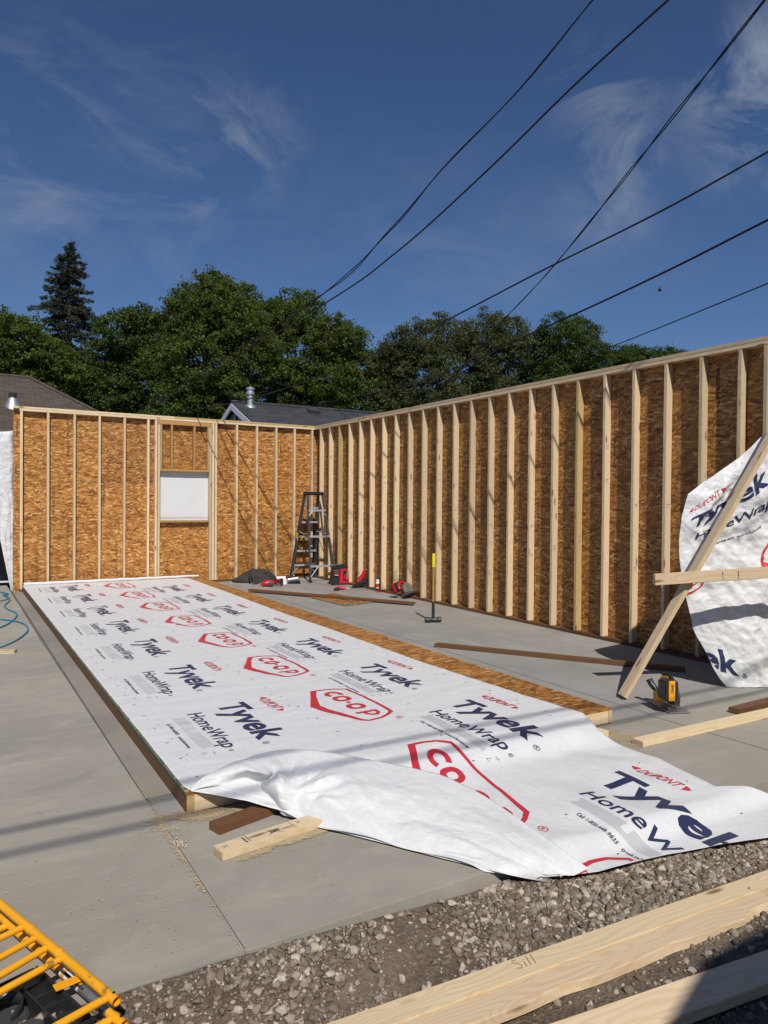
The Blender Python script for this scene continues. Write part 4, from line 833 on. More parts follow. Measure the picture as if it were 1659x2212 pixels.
for z in (.285, .57, .855, 1.14, 1.42):
    f = z/topz; a = FL.lerp(TL, f); b = FR.lerp(TR, f); m = MB(); m.box((a.x+.012, a.y-.05, z-.012), (b.x-.012, a.y+.035, z)); m.box((a.x+.012, a.y-.05, z-.032), (b.x-.012, a.y-.046, z-.012)); m.build('step', 'aluminium', t)
for z in (.30, .86, 1.36):
    f = z/topz; a = BL.lerp(UL, f); b = BR.lerp(UR, f); m = MB(); m.box((a.x, a.y-.022, z-.018), (b.x, a.y-.018, z+.018)); m.box((a.x, a.y-.018, z+.014), (b.x, a.y+.006, z+.018)); m.build('rear_bar', 'aluminium', t)
for z, dz in ((.30, -.20), (1.36, -.10)):
    f = z/topz; a = BL.lerp(UL, f); b = BR.lerp(UR, f); f2 = (z+dz)/topz; a2 = BL.lerp(UL, f2); b2 = BR.lerp(UR, f2)
    for p, q in ((a2, a+Vector((-dz*.8, 0, 0))), (b2, b-Vector((-dz*.8, 0, 0)))): m = MB(); m.tube([p+Vector((0, -.025, 0)), q+Vector((0, -.025, -.01))], .007, 8); m.build('corner_brace', 'aluminium', t)
for z, dz in ((.285, -.18),):
    f = z/topz; a = FL.lerp(TL, f); b = FR.lerp(TR, f); a2 = FL.lerp(TL, .06); b2 = FR.lerp(TR, .06)
    for p, q in ((a2, a+Vector((.14, 0, -.01))), (b2, b-Vector((.14, 0, .01)))): m = MB(); m.tube([p+Vector((0, -.03, 0)), q+Vector((0, -.03, 0))], .007, 8); m.build('corner_brace', 'aluminium', t)
for a, b in ((FL.lerp(TL, .56), BL.lerp(UL, .54)), (FR.lerp(TR, .56), BR.lerp(UR, .54))): m = MB(); mid = (a+b)/2+Vector((0, 0, -.035)); m.tube([a, mid, b], .008, 8); m.build('spreader', 'aluminium', t)
m = MB(); m.box((-.515, -.66, topz-.045), (-.135, -.47, topz+.02)); m.build('top_cap', 'black_plastic', t, bevel=.015)
m = MB(); a = FL.lerp(TL, .50); m.box((a.x-.021, a.y-.045, a.z-.09), (a.x-.018, a.y+.03, a.z+.07)); m.build('warning_label', 'lime_yellow', t)

# jobsite radio-charger
t = thing('jobsite_charger', 'black and red jobsite speaker box with a carry handle standing by the right wall', 'jobsite speaker', (-.20, -1.46, 0))
mm = Matrix.Translation((-.20, -1.43, 0)) @ Matrix.Rotation(rad(-12), 4, 'Z')
m = MB(); m.add([mm @ Vector(p) for p in ((-.17,-.13,0),(.17,-.13,0),(.17,.13,0),(-.17,.13,0),(-.13,-.10,.33),(.15,-.10,.33),(.15,.10,.33),(-.13,.10,.33))], [(3,2,1,0),(4,5,6,7),(0,1,5,4),(1,2,6,5),(2,3,7,6),(3,0,4,7)]); m.build('body', 'black_plastic', t, bevel=.02)
m = MB(); m.add([mm @ Vector(p) for p in ((-.03,-.135,.03),(.155,-.135,.03),(.145,-.108,.30),(0,-.108,.30),(-.03,-.139,.03),(.155,-.139,.03),(.145,-.112,.30),(0,-.112,.30))], [(0,1,2,3),(7,6,5,4),(0,4,5,1),(1,5,6,2),(2,6,7,3),(3,7,4,0)]); m.build('side_panel', 'red_plastic', t, bevel=.003)
m = MB(); m.box((.045, -.150, .09), (.135, -.127, .26), mm); wdw = m.build('recess', 'dark_hole', t, bevel=.004)
m = MB(); m.box((.100, -.154, .10), (.128, -.148, .25), mm); m.build('battery_label', 'tool_grey_metal', wdw); m = MB(); m.box((.050, -.154, .10), (.094, -.149, .20), mm); m.build('latch', 'red_plastic', wdw)
m = MB(); m.tube([mm @ Vector(p) for p in ((-.10, 0, .33), (-.07, 0, .362), (.10, 0, .362), (.13, 0, .33))], .014, 10); m.build('carry_handle', 'black_plastic', t, smooth=True)
for x0, x1, y0, y1 in ((-.185, .185, -.145, -.12), (-.185, .185, .12, .145)): m = MB(); m.box((x0, y0, .0), (x1, y1, .03), mm); m.build('foot', 'black_plastic', t, bevel=.006)
m = MB(); m.box((-.15, -.115, .30), (.185, .115, .345), mm); m.build('lid', 'black_plastic', t, bevel=.012)
fr = lambda x, z: mm @ Vector((x, -.137+.028*(z/.31), z))
for i in range(5):
    for j in range(2): m = MB(); m.lathe([(.007, -.003), (.007, .004)], fr(-.125+.02*i, .235+.035*j), tuple(mm.to_3x3() @ Vector((0, -1, .1))), 10); m.build('knob', 'tool_grey_metal', t)
lg = fit('Milwaukee', 0, .075, 0, .016, .02, .2)
m = MB(); m.box((-.125, -.138, .165), (-.045, -.118, .205), mm); bd = m.build('badge', 'red_plastic', t, bevel=.003)
sheet_print('lettering', 'white_plastic', lg, lambda a, b, l: mm @ Vector((-.122+a, -.1395, .178+b)), None, None, bd)

# compact driver lying on the floor
def drill(label, loc, rz, roll, bodym='red_plastic', gripm='black_plastic', s=1.0):
    t = thing('drill', label, 'cordless drill', loc)
    mm = Matrix.Translation(loc) @ Matrix.Rotation(rad(rz), 4, 'Z') @ Matrix.Rotation(rad(roll), 4, 'X') @ Matrix.Scale(s, 4)
    m = MB(); m.lathe([(.010, .115), (.016, .11), (.020, .085), (.026, .06), (.029, .03), (.030, -.03), (.026, -.055), (.012, -.062)], mm @ Vector((0, 0, .0)), tuple(mm.to_3x3().normalized() @ Vector((1, 0, 0))), 18); m.v = m.v; m.build('motor_body', bodym, t, smooth=True)
    m = MB(); m.lathe([(.012, .112), (.014, .13), (.008, .15), (.004, .17)], mm @ Vector((0, 0, 0)), tuple(mm.to_3x3().normalized() @ Vector((1, 0, 0))), 14); m.build('chuck', 'tool_grey_metal', t, smooth=True)
    m = MB(); m.tube([mm @ Vector(p) for p in ((-.01, -.01, 0), (-.025, -.06, 0), (-.032, -.11, 0))], [.019, .016, .019], 12); m.build('grip', gripm, t, smooth=True)
    m = MB(); m.box((-.075, -.155, -.03), (.02, -.105, .03), mm); m.build('battery', gripm, t, bevel=.008)
drill('red compact drill with a black grip in front of the speaker box', (-.60, -2.22, .032), -38, 8)
# angle driver with a big red body by the bag
t = thing('framing_nailer', 'red and black nail gun lying in front of the work bag', 'nail gun', (-1.47, -1.22, 0))
mm = Matrix.Translation((-1.45, -1.22, 0)) @ Matrix.Rotation(rad(-14), 4, 'Z')
m = MB(); m.lathe([(.004, -.21), (.022, -.185), (.045, -.15), (.058, -.09), (.058, -.03), (.046, .02), (.034, .05)], mm @ Vector((0, 0, .062)), tuple(mm.to_3x3() @ Vector((1, 0, .08))), 18); m.build('motor_body', 'red_plastic', t, smooth=True)
m = MB(); m.lathe([(.030, -.03), (.046, -.02), (.046, .02), (.030, .03)], mm @ Vector((-.03, -.065, .05)), tuple(mm.to_3x3() @ Vector((.2, 1, 0))), 18); m.build('end_cap', 'dusty_black_plastic', t, smooth=True)
m = MB(); m.box((.03, -.035, .03), (.17, .03, .13), mm); m.build('magazine', 'black_plastic', t, bevel=.015); m = MB(); m.box((.155, -.05, .02), (.20, .05, .14), mm); m.build('battery', 'black_plastic', t, bevel=.01)
m = MB(); m.tube([mm @ Vector((.105+.036*math.cos(k*.6), -.045, .085+.036*math.sin(k*.6))) for k in range(11)], .006, 8); m.build('trigger_ring', 'red_plastic', t, smooth=True)
# boxes
t = thing('carton', 'plain white carton behind the nail gun', 'carton', (-1.14, -.98, 0)); mm = Matrix.Translation((-1.15, -.99, 0)) @ Matrix.Rotation(rad(-16), 4, 'Z')
m = MB(); m.box((-.10, -.06, 0), (.07, .06, .105), mm); m.build('box', 'white_card', t, bevel=.003); m = MB(); m.add([mm @ Vector(p) for p in ((-.10, .06, .106), (.07, .06, .106), (.075, .11, .135), (-.095, .11, .135))], [(0, 1, 2, 3)]); m.build('flap', 'white_card', t, thick=.002)
t = thing('nail_box', 'white box with a blue label propped up at a slant left of the ladder', 'box of fasteners', (-.94, -1.0, 0)); mm = Matrix.Translation((-.93, -1.0, .065)) @ Matrix.Rotation(rad(-20), 4, 'Z') @ Matrix.Rotation(rad(-40), 4, 'X') @ Matrix.Rotation(rad(-14), 4, 'Z')
m = MB(); m.box((-.095, -.06, -.02), (.095, .06, .02), mm); m.build('box', 'white_card', t, bevel=.002); m = MB(); m.box((-.085, -.045, .0203), (.03, .045, .0212), mm); lb = m.build('label', 'label_blue', t)
m = MB(); [m.box((-.075, -.03+.018*i, .0213), (.015-.02*(i % 2), -.022+.018*i, .0217), mm) for i in range(4)]; m.build('print', 'white_card', lb)
m = MB(); m.box((.038, -.045, .0203), (.086, .0, .0212), mm); m.build('panel', 'ink_grey', t)
m = MB(); m.box((-.10, -.04, -.055), (.12, .10, -.035), mm); o = m.build('tray', 'dusty_black_plastic', t)
# work bag: a slumped cloth bag with straps
t = thing('tool_bag', 'slumped black work bag lying at the foot of the back wall', 'bag', (-1.50, -.45, 0))
m = MB(); P = []
for i in range(33):
    a = math.pi*2*i/32; P.append([])
    for j in range(19):
        f = j/18; rr = math.sin(math.pi*min(.5, f*.62)) if False else math.cos(f*math.pi/2)**.55
        wob = 1+.16*mnoise.noise(Vector((math.cos(a)*1.6, math.sin(a)*1.6, f*2.5)))
        x = .42*rr*math.cos(a)*wob; y = .20*rr*math.sin(a)*wob; hgt = .25*(1-.45*max(0, -x)/.42+.15*mnoise.noise(Vector((x*7, y*6, 2))))
        z = hgt*f**.8+.016*abs(mnoise.noise(Vector((x*14, y*14, f*5)))); c, s_ = math.cos(rad(-22)), math.sin(rad(-22)); P[-1].append((-1.45+x*c-y*s_, -.42+x*s_+y*c, z))
m.grid(P); m.build('bag_body', 'bag_cloth', t, smooth=2)
m = MB(); m.tube([(-1.62, -.55, .20), (-1.66, -.66, .16), (-1.67, -.74, .07), (-1.62, -.80, .012), (-1.56, -.80, .012)], .016, 8); m.tube([(-1.60, -.56, .18), (-1.60, -.66, .10), (-1.55, -.74, .012), (-1.50, -.70, .012)], .013, 8); m.tube([(-1.78, -.15, .02), (-1.66, -.30, .15), (-1.52, -.45, .25), (-1.40, -.52, .22)], .014, 8); m.build('strap', 'bag_cloth', t, smooth=True)
m = MB(); m.box((-1.36, -.60, .15), (-1.27, -.575, .19)); m.build('buckle', 'black_plastic', t, bevel=.005)

# reciprocating saw leaning at the wall
t = thing('reciprocating_saw', 'dark red reciprocating saw lying against the bottom plate beside the speaker box', 'reciprocating saw', (.0, -1.85, 0))
mm = Matrix.Translation((-.15, -2.14, .095)) @ Matrix.Rotation(rad(-38), 4, 'Z') @ Matrix.Rotation(rad(-16), 4, 'Y') @ Matrix.Scale(1.3, 4)
m = MB(); m.tube([mm @ Vector(p) for p in ((-.13, 0, -.045), (-.08, 0, -.03), (0, 0, -.01), (.10, 0, .0))], [.022, .036, .045, .05], 14); m.build('motor_body', 'black_plastic', t, smooth=True)
m = MB(); m.tube([mm @ Vector(p) for p in ((.0, 0, .03), (.07, 0, .085), (.12, 0, .16))], [.05, .042, .03], 12); m.build('housing', 'red_plastic', t, smooth=True)
m = MB(); m.tube([mm @ Vector(p) for p in ((.12, 0, .16), (.165, 0, .12), (.185, 0, .03), (.17, 0, -.03))], .018, 10); m.build('grip', 'black_plastic', t, smooth=True); m = MB(); m.box((.09, -.05, -.075), (.22, .05, -.01), mm); m.build('battery', 'black_plastic', t, bevel=.012)
m = MB(); m.box((-.21, -.002, -.05), (-.12, .002, -.035), mm); m.build('blade', 'tool_grey_metal', t)

# circular saws
def circ_saw(label, loc, rz, bodym, s=1.0, tilt=0):
    t = thing('circular_saw', label, 'circular saw', loc)
    mm = Matrix.Translation(loc) @ Matrix.Rotation(rad(rz), 4, 'Z') @ Matrix.Rotation(rad(tilt), 4, 'X') @ Matrix.Scale(s, 4) @ Matrix.Scale(-1, 4, Vector((0, 1, 0))); V_ = lambda *p: mm @ Vector(p); ax = lambda *p: tuple((mm.to_3x3() @ Vector(p)).normalized())
    m = MB(); m.box((-.14, -.085, .004), (.15, .055, .009), mm); m.build('shoe', 'tool_grey_metal', t, bevel=.002)
    m = MB()
    pts = [(.0+.092*math.cos(a), .075+.092*math.sin(a)) for a in [math.radians(d) for d in range(-22, 204, 9)]]; q = [(.0+.03*math.cos(a), .075+.03*math.sin(a)) for a in [math.radians(d) for d in range(-22, 204, 9)]][::-1]
    rot = mm @ Matrix.Rotation(rad(90), 4, 'X')
    m.prism(pts+[(-.092, .03), (.092, .03)], .012, .050, rot); m.build('upper_guard', 'dusty_black_plastic' if 'yellow' in bodym else 'tool_grey_metal', t, bevel=.006)
    m = MB(); m.lathe([(.070, -.0015), (.070, .0015)], V_(0, -.03, .072), ax(0, 1, 0), 36); m.build('blade', 'tool_grey_metal', t)
    m = MB(); m.lathe([(.030, .0), (.042, .012), (.046, .04), (.046, .085), (.038, .10), (.02, .103)], V_(.01, -.01, .078), ax(0, 1, 0), 20); m.build('motor_body', bodym, t, smooth=True)
    m = MB(); m.tube([V_(*p) for p in ((-.055, 0, .15), (-.01, .005, .185), (.06, .01, .20), (.115, .01, .165), (.12, .01, .105))], [.014*s, .019*s, .019*s, .020*s, .022*s], 12); h = m.build('rear_handle', bodym, t, smooth=True)
    m = MB(); m.tube([V_(*p) for p in ((-.02, .005, .203), (.05, .01, .219), (.10, .01, .198))], .012*s, 10); m.build('rubber_grip', 'rubber', h, smooth=True)
    m = MB(); m.tube([V_(*p) for p in ((-.05, .03, .09), (-.085, .05, .125), (-.10, .06, .155))], [.018*s, .019*s, .021*s], 12); m.build('front_handle', 'black_plastic', t, smooth=True)
    m = MB(); m.box((.075, .005, .085), (.165, .095, .205), mm); bt = m.build('battery', 'black_plastic', t, bevel=.010); m = MB(); m.box((.1655, .030, .085), (.170, .070, .208), mm); st = m.build('battery_stripe', bodym, bt, bevel=.002)
    m = MB(); [m.box((.1701, .035, .092+.012*k), (.172, .065, .097+.012*k), mm) for k in (0, 1, 8)]; m.build('rib', bodym, st)
    return mm, st
mmw, st = circ_saw('yellow and black cordless circular saw on the apron beside the foot of the brace', (-1.745, -9.80, 0), 246, 'tool_yellow', 1.2)
vs, fs = fit('DEWALT', 0, .055, 0, .0145, .03); sheet_print('lettering', 'rubber', (vs, fs), lambda a, b, l: mmw @ Vector((.1712, .056-b*1.1, .187-a)), None, None, st)
circ_saw('red cordless circular saw lying by the right wall near the sledgehammer', (-.12, -3.70, .05), 200, 'red_plastic', 1.2, 30)
# bottle, marking crayons, bits on the floor
t = thing('bottle', 'small white and red bottle standing on the bottom plate of the right wall', 'bottle', (-.03, -2.62, .038)); m = MB(); m.lathe([(.036, 0), (.038, .006), (.038, .10), (.032, .115), (.03, .12)], (-.05, -2.60, .038)); b = m.build('bottle_body', 'white_plastic', t, smooth=True)
m = MB(); m.lathe([(.0386, .025), (.0386, .085)], (-.05, -2.60, .038)); m.build('label', 'bottle_red', b); m = MB(); m.lathe([(.033, .12), (.033, .15), (.030, .153)], (-.05, -2.60, .038)); m.build('cap', 'white_plastic', t, smooth=True)
for lb, p, q in (('red shim nearer the ladder of the two on the floor by the right wall', (-.20, -2.76, .008), (-.10, -2.83, .008)), ('red shim nearer the red circular saw of the two on the floor', (-.11, -2.98, .008), (-.04, -3.12, .008))):
    o = board('shim', p, q, .03, .010, 'red_plastic', bevel=.001); tag(o, lb, 'shim', 'red shims on the floor')
tag(MB().add([(-1.86, -10.26, .0), (-1.80, -10.27, .0), (-1.83, -10.25, .0), (-1.825, -10.255, .03)], [(0, 1, 3), (1, 2, 3), (2, 0, 3), (0, 2, 1)]).build('offcut', SPF), 'tiny pale wedge shaped wood offcut behind the board on the apron', 'offcut')
# twig on the slab
m = MB(); m.tube([(-4.47+.0, -10.62, .004), (-4.40, -10.63, .012), (-4.34, -10.60, .010), (-4.30, -10.61, .016), (-4.245, -10.57, .008)], [.0015, .002, .0025, .002, .001], 6)
m.tube([(-4.34, -10.60, .010), (-4.29, -10.575, .03), (-4.27, -10.53, .022)], .0014, 6); m.tube([(-4.30, -10.61, .016), (-4.25, -10.62, .02), (-4.22, -10.60, .006)], .0012, 6); tag(m.build('twig', 'bark'), 'thin dry twig lying on the apron in front of the wrap', 'twig')
rg = np.random.default_rng(4); lump = [(-5.505+rg.normal()*.014, -10.17+rg.normal()*.022, .004+abs(rg.normal())*.003, rg.uniform(.003, .007)) for _ in range(60)]
tag(rocks('mortar_crumbs', lump, 'dust_tan', 7), 'little pile of pale mortar crumbs on the side pad', 'crumbs')

# hoses at the left
def hose(name, label, pts, r, mat):
    A = [catmull(pts, i/8) for i in range((len(pts)-1)*8+1)]; m = MB(); m.tube(A, r, 10); tag(m.build(name, mat, smooth=True), label, 'hose')
z = -.045
hose('air_hose', 'blue air hose looping across the side pad at the left', [(-5.66, .35, z), (-5.60, -.6, z), (-5.72, -1.5, z), (-5.62, -2.4, z), (-5.90, -3.4, z), (-6.3, -3.0, z), (-5.95, -2.70, z+.008), (-5.68, -2.95, z), (-5.58, -3.45, z), (-5.66, -4.05, z), (-5.95, -4.75, z), (-6.5, -5.3, z)], .009, 'cord_blue')
hose('air_hose', 'thinner blue hose end curling by the slab corner', [(-6.6, -1.0, z), (-5.9, -.9, z), (-5.62, -.55, z), (-5.66, -.1, z), (-5.58, .1, z), (-5.7, .5, z)], .007, 'cord_blue')
hose('extension_cord', 'orange extension cord lying past the slab corner', [(-5.62, .95, -.12), (-5.8, 1.1, -.12), (-6.2, .95, -.12), (-6.8, 1.3, -.12)], .008, 'cord_orange')

# ================================================================== YELLOW SCAFFOLD FRAMES (bottom left)
def scaf(label, o, rz, z, L, rungs, side, rad_=.0140, lab=False):
    t = thing('scaffold_frame', label, 'scaffold frame', (o[0], o[1], z), 'yellow scaffold frames lying in a stack')
    d = Vector((math.cos(rad(rz)), math.sin(rad(rz)), 0)); n = Vector((-d.y, d.x, 0))*side; e = Vector((*o, z))
    for off in (0, .62):
        m = MB(); a = e+n*off; outer = [a, a-d*L]; m.tube([a-d*L, a], rad_, 18, cap=False); m.tube([a-d*L, a], rad_*.84, 18, cap=False); r = m.build('leg', 'yellow_paint', t, smooth=True, recalc=False)
        for k in (.335, .53): m = MB(); m.lathe([(rad_*1.09, -.012), (rad_*1.11, -.008), (rad_*1.11, .002), (rad_*1.02, .006)], a-d*k, tuple(d), 18); m.build('coupling_ring', 'yellow_paint', r, smooth=True)
        m = MB(); [m.lathe([(.0045, 0), (.0045, .0015)], a-d*.022+Vector((0, 0, rad_))+n*q, (0, 0, 1), 10) for q in (-.004,)]; m.build('pin_hole', 'dark_hole', r)
        m = MB(); m.lathe([(rad_*.82, -.03), (rad_*.82, -.028)], a, tuple(d), 18); m.build('tube_bore', 'dark_hole', r)
    for k, sk in rungs:
        m = MB(); a = e-d*k; b = e+n*.62-d*(k+sk); m.tube([a+(b-a)*.02, b], .0108, 14); m.build('rung', 'yellow_paint', t, smooth=True)
        m = MB(); m.ball((*(a+(b-a)*.03),), .0118, 1, 1, .95); m.build('weld', 'yellow_paint', t, smooth=True)
    return t, e, d, n
ang = math.degrees(math.atan2(-11.234+10.507, -5.969+6.227))
t1, e1, d1_, n1_ = scaf('upper yellow tubular scaffold frame with close rungs, on top at the bottom left corner', (-5.969, -11.234), -70.5, .10, 1.9, [(.57, -.05), (.48, -.10), (.40, -.11), (.31, -.05), (.036, .0), (.80, 0), (1.1, 0)], -1)
t2, e2, d2_, n2_ = scaf('lower yellow scaffold frame lying beneath the other one', (-5.952, -11.250), -70.8, .035, 1.9, [(.05, .02), (.75, 0), (1.1, 0)], -1)
m = MB(); a = e2-d2_*.36; m.tube([a+d2_*.0, a+d2_*.12], .0145, 18, cap=False); m.build('worn_sticker', 'white_card', t2, smooth=True)
m = MB(); [m.box((-.004, -.004, 0), (.05, .004, .004), Matrix.Translation(e2-d2_*(.34-.02*k)+Vector((-.012, 0, .0142))) @ Matrix.Rotation(rad(-70), 4, 'Z')) for k in range(5)]; m.build('sticker_print', 'ink_grey', t2)
m = MB(); m.tube([e2-d2_*.28, e2-d2_*.08], .0143, 18, cap=False); m.build('scuffed_sleeve', 'tool_grey_metal', t2, smooth=True)
m = MB(); mm = Matrix.Translation(e2-d2_*.24+Vector((-.035, -.005, .035))) @ Matrix.Rotation(rad(10), 4, 'Z'); m.box((-.045, -.018, -.0015), (.035, .018, .0015), mm); lt = m.build('latch', 'yellow_paint', t2, bevel=.001)
m = MB(); m.lathe([(.018, -.009), (.018, .009)], mm @ Vector((.035, 0, 0)), tuple(mm.to_3x3() @ Vector((0, 1, 0))), 16); m.build('latch_eye', 'yellow_paint', lt, smooth=True); m = MB(); m.lathe([(.008, -.02), (.008, .022)], mm @ Vector((.035, 0, 0)), tuple(mm.to_3x3() @ Vector((0, 1, 0))), 12); m.build('latch_pin', 'black_plastic', lt, smooth=True)

# black plastic tray of a tool case under the frames
t = thing('tool_case', 'black ribbed plastic tool case under the yellow scaffold frames', 'tool case', (-6.2, -11.05, 0))
mm = Matrix.Translation((-6.205, -11.06, -.005)) @ Matrix.Rotation(rad(-71), 4, 'Z')
m = MB(); m.box((-.17, -.24, 0), (.19, .13, .012), mm); m.build('floor', 'black_plastic', t, bevel=.003)
for a_, b_ in (((-.17, .118, .012), (.19, .130, .055)), ((.178, -.24, .012), (.19, .117, .055)), ((-.17, -.24, .012), (-.158, .117, .055))): m = MB(); m.box(a_, b_, mm); m.build('wall', 'black_plastic', t, bevel=.003)
for k in range(4): m = MB(); m.box((-.10+.065*k, .06, .0125), (-.094+.065*k, .1175, .045), mm); m.build('rib', 'black_plastic', t)
m = MB(); m.box((-.157, .052, .0125), (.177, .058, .048), mm); m.build('rib', 'black_plastic', t)
for k in range(3): m = MB(); m.prism([(-.08+.10*k, -.10), (-.0+.10*k, -.10), (-.0+.10*k, .03), (-.05+.10*k, .045), (-.08+.10*k, .02)], .0125, .03+.006*k, mm); m.build('compartment', 'dusty_black_plastic', t, bevel=.006)
m = MB(); m.prism([(.05, -.19), (.16, -.19), (.165, -.03), (.12, -.02), (.06, -.10)], .0125, .05, mm); m.build('arm', 'dusty_black_plastic', t, bevel=.008)
m = MB(); A = [mm @ Vector((-.06+.052*math.cos(k*.45), -.02+.052*math.sin(k*.45), .038)) for k in range(12)]; P = []
for h in (-.024, .024): P.append([tuple(p+Vector((0, 0, h))) for p in A])
m.grid(P); m.build('bottle_ring', 'black_plastic', t, smooth=True, thick=.003)
for p in ((.10, -.06, .052), (.125, -.12, .052)): m = MB(); m.ball(tuple(mm @ Vector(p)), .006); m.build('screw', 'galvanised', t, smooth=True)

# ================================================================== BEYOND THE WALLS
# wrap hanging off the outer corner
P = []
for i in range(46):
    z = -.03+2.70*i/45; xr = -5.516; xl = -5.70-.02*(z/2.7) if z > .9 else -5.70+.17*(1-z/.9)**1.1
    if z > .9: xl = -6.5+.0*z
    xl = -6.6 if z > 1.9 else (-5.705 if z > .85 else -5.70+.16*(1-z/.85))
    if .85 < z <= 1.9: xl = -5.705-.9*sm(1.5, 1.9, z)
    P.append([(xl+(xr-xl)*j/20, .07+.05*mnoise.noise(Vector((j*.13, z*1.4, 3)))+.025*abs(mnoise.noise(Vector((j*.4, z*4, 5))))-.04*sm(2.3, 2.67, z)*(1-j/20), z+.035*math.sin(j*.3)*sm(2.3, 2.6, z)) for j in range(21)])
m = MB(); m.grid(P); tag(m.build('house_wrap', 'crumpled_wrap_fabric', smooth=2, thick=.0006), 'plain white house wrap hanging off the outer left corner of the back wall', 'house wrap')
m = MB(); m.box((-7.6, 1.6, -.16), (-5.2, 1.64, 1.1)); t = m.build('dark_fence', 'dusty_black_plastic'); tag(t, 'low dark board fence behind the hanging wrap at the left edge', 'fence'); m = MB(); m.box((-7.6, 1.5, .0), (-5.4, 1.58, .03)); m.build('kick_rail', 'white_siding', t)

# neighbouring house with brown hip roof
t = thing('house', 'neighbouring house with a brown shingled hip roof behind the left end of the wall', 'house', (-10, 10, 0))
R0_, R1_ = Vector((-16, 10.55, 5.13)), Vector((-4.4, 10.55, 5.13)); E = [Vector((-20, 4.8, 2.5)), Vector((-1.1, 4.8, 2.5)), Vector((-1.1, 16.3, 2.5)), Vector((-20, 16.3, 2.5))]
def roofface(pts, name, mat, parent, thick=.03):
    """roof plane as its own object whose local xy lies in the plane so that courses run level"""
    p = [Vector(q) for q in pts]; x = (p[1]-p[0]).normalized(); nrm = (p[1]-p[0]).cross(p[2]-p[0]).normalized(); y = nrm.cross(x); mm = Matrix((x, y, nrm)).transposed().to_4x4(); mm.translation = p[0]; iv = mm.inverted()
    q = MB(); q.prism([tuple((iv @ v).xy) for v in p], -thick, 0); return q.build(name, mat, parent, mw=mm)
for pts in ((E[0], E[1], R1_, R0_), (E[1], E[2], R1_), (E[2], E[3], R0_, R1_), (E[3], E[0], R0_)): roofface(pts, 'roof', 'brown_shingles', t)
m = MB(); m.box((-19.5, 5.3, -.16), (-1.6, 15.8, 2.46)); m.build('wall', 'white_siding', t)
m = MB(); m.box((-20.0, 4.76, 2.33), (-1.1, 4.795, 2.49)); m.build('fascia', 'white_siding', t)
m = MB(); q = (E[1]-R1_).normalized(); m.tube([R1_+Vector((0, 0, .012)), E[1]+Vector((0, 0, .012))], .055, 6); m.build('hip_cap', 'brown_shingles', t)
m = MB(); m.tube([R0_+Vector((0, 0, .012)), R1_+Vector((0, 0, .012))], .055, 6); m.build('ridge_cap', 'brown_shingles', t)
v = m = MB(); c = Vector((-5.02, 8.0, 3.90)); m.lathe([(.22, -.10), (.19, .05), (.10, .28), (.085, .30)], c, (0, 0, 1), 20); v = m.build('roof_vent', 'galvanised', t, smooth=True)
m = MB(); m.lathe([(.095, .27), (.095, .42), (.08, .42)], c, (0, 0, 1), 16); m.build('vent_pipe', 'rubber', v, smooth=True)

# garage with charcoal gable roof
t = thing('garage', 'white sided garage with a charcoal gable roof rising behind the corner of the walls', 'garage', (6, 6.4, 0))
A_z, hwid, run = 4.3, 3.2, .425; x0, x1 = .35, 10.5; yc = 6.3; ez_ = A_z-hwid*run
roofface([(x0, yc-hwid, ez_), (x1, yc-hwid, ez_), (x1, yc, A_z), (x0, yc, A_z)], 'roof', 'charcoal_shingles', t); roofface([(x1, yc+hwid, ez_), (x0, yc+hwid, ez_), (x0, yc, A_z), (x1, yc, A_z)], 'roof', 'charcoal_shingles', t)
m = MB(); m.add([(.55, yc-hwid+.3, -.16), (.55, yc+hwid-.3, -.16), (.55, yc+hwid-.3, ez_+.08), (.55, yc, A_z-.06), (.55, yc-hwid+.3, ez_+.08), (10.3, yc-hwid+.3, -.16), (10.3, yc+hwid-.3, -.16), (10.3, yc+hwid-.3, ez_+.08), (10.3, yc, A_z-.06), (10.3, yc-hwid+.3, ez_+.08)], [(0,1,2,3,4),(9,8,7,6,5),(0,4,9,5),(1,6,7,2),(2,7,8,3),(3,8,9,4)]); m.build('wall', 'white_siding', t)
for s_ in (-1, 1): m = MB(); a = Vector((x0-.02, yc, A_z-.03)); b = Vector((x0-.02, yc+s_*hwid, ez_-.03)); m.add([a+Vector((0, 0, 0)), b, b-Vector((0, 0, .16)), a-Vector((0, 0, .17)), a+Vector((.04, 0, 0)), b+Vector((.04, 0, 0)), b+Vector((.04, 0, -.16)), a+Vector((.04, 0, -.17))], [(0,1,2,3),(7,6,5,4),(0,4,5,1),(1,5,6,2),(2,6,7,3),(3,7,4,0)]); m.build('bargeboard', 'white_siding', t)
m = MB(); m.box((.50, yc-.14, 3.55), (.549, yc+.14, 3.95)); gv = m.build('gable_louvre', 'white_siding', t); m = MB(); m.box((.47, yc-.10, 3.58), (.499, yc-.01, 3.92)); m.build('louvre_gap', 'dark_hole', gv)
m = MB(); m.tube([(x0, yc, A_z+.02), (x1, yc, A_z+.02)], .05, 6); m.build('ridge_cap', 'charcoal_shingles', t)
c = Vector((.83, 6.1, 4.1)); m = MB(); m.lathe([(.20, .0), (.15, .10), (.085, .16), (.085, .42), (.12, .43), (.12, .50), (.095, .51), (.095, .56), (.125, .57), (.125, .61), (.03, .66)], c, (0, 0, 1), 20); m.build('flue', 'galvanised', t, smooth=True)
mm = Matrix.Translation((2.72, 5.95, 4.12)) @ Matrix.Rotation(rad(23), 4, 'X'); m = MB(); m.box((-.17, -.15, 0), (.17, .15, .13), mm); m.build('box_vent', 'dusty_black_plastic', t, bevel=.02)

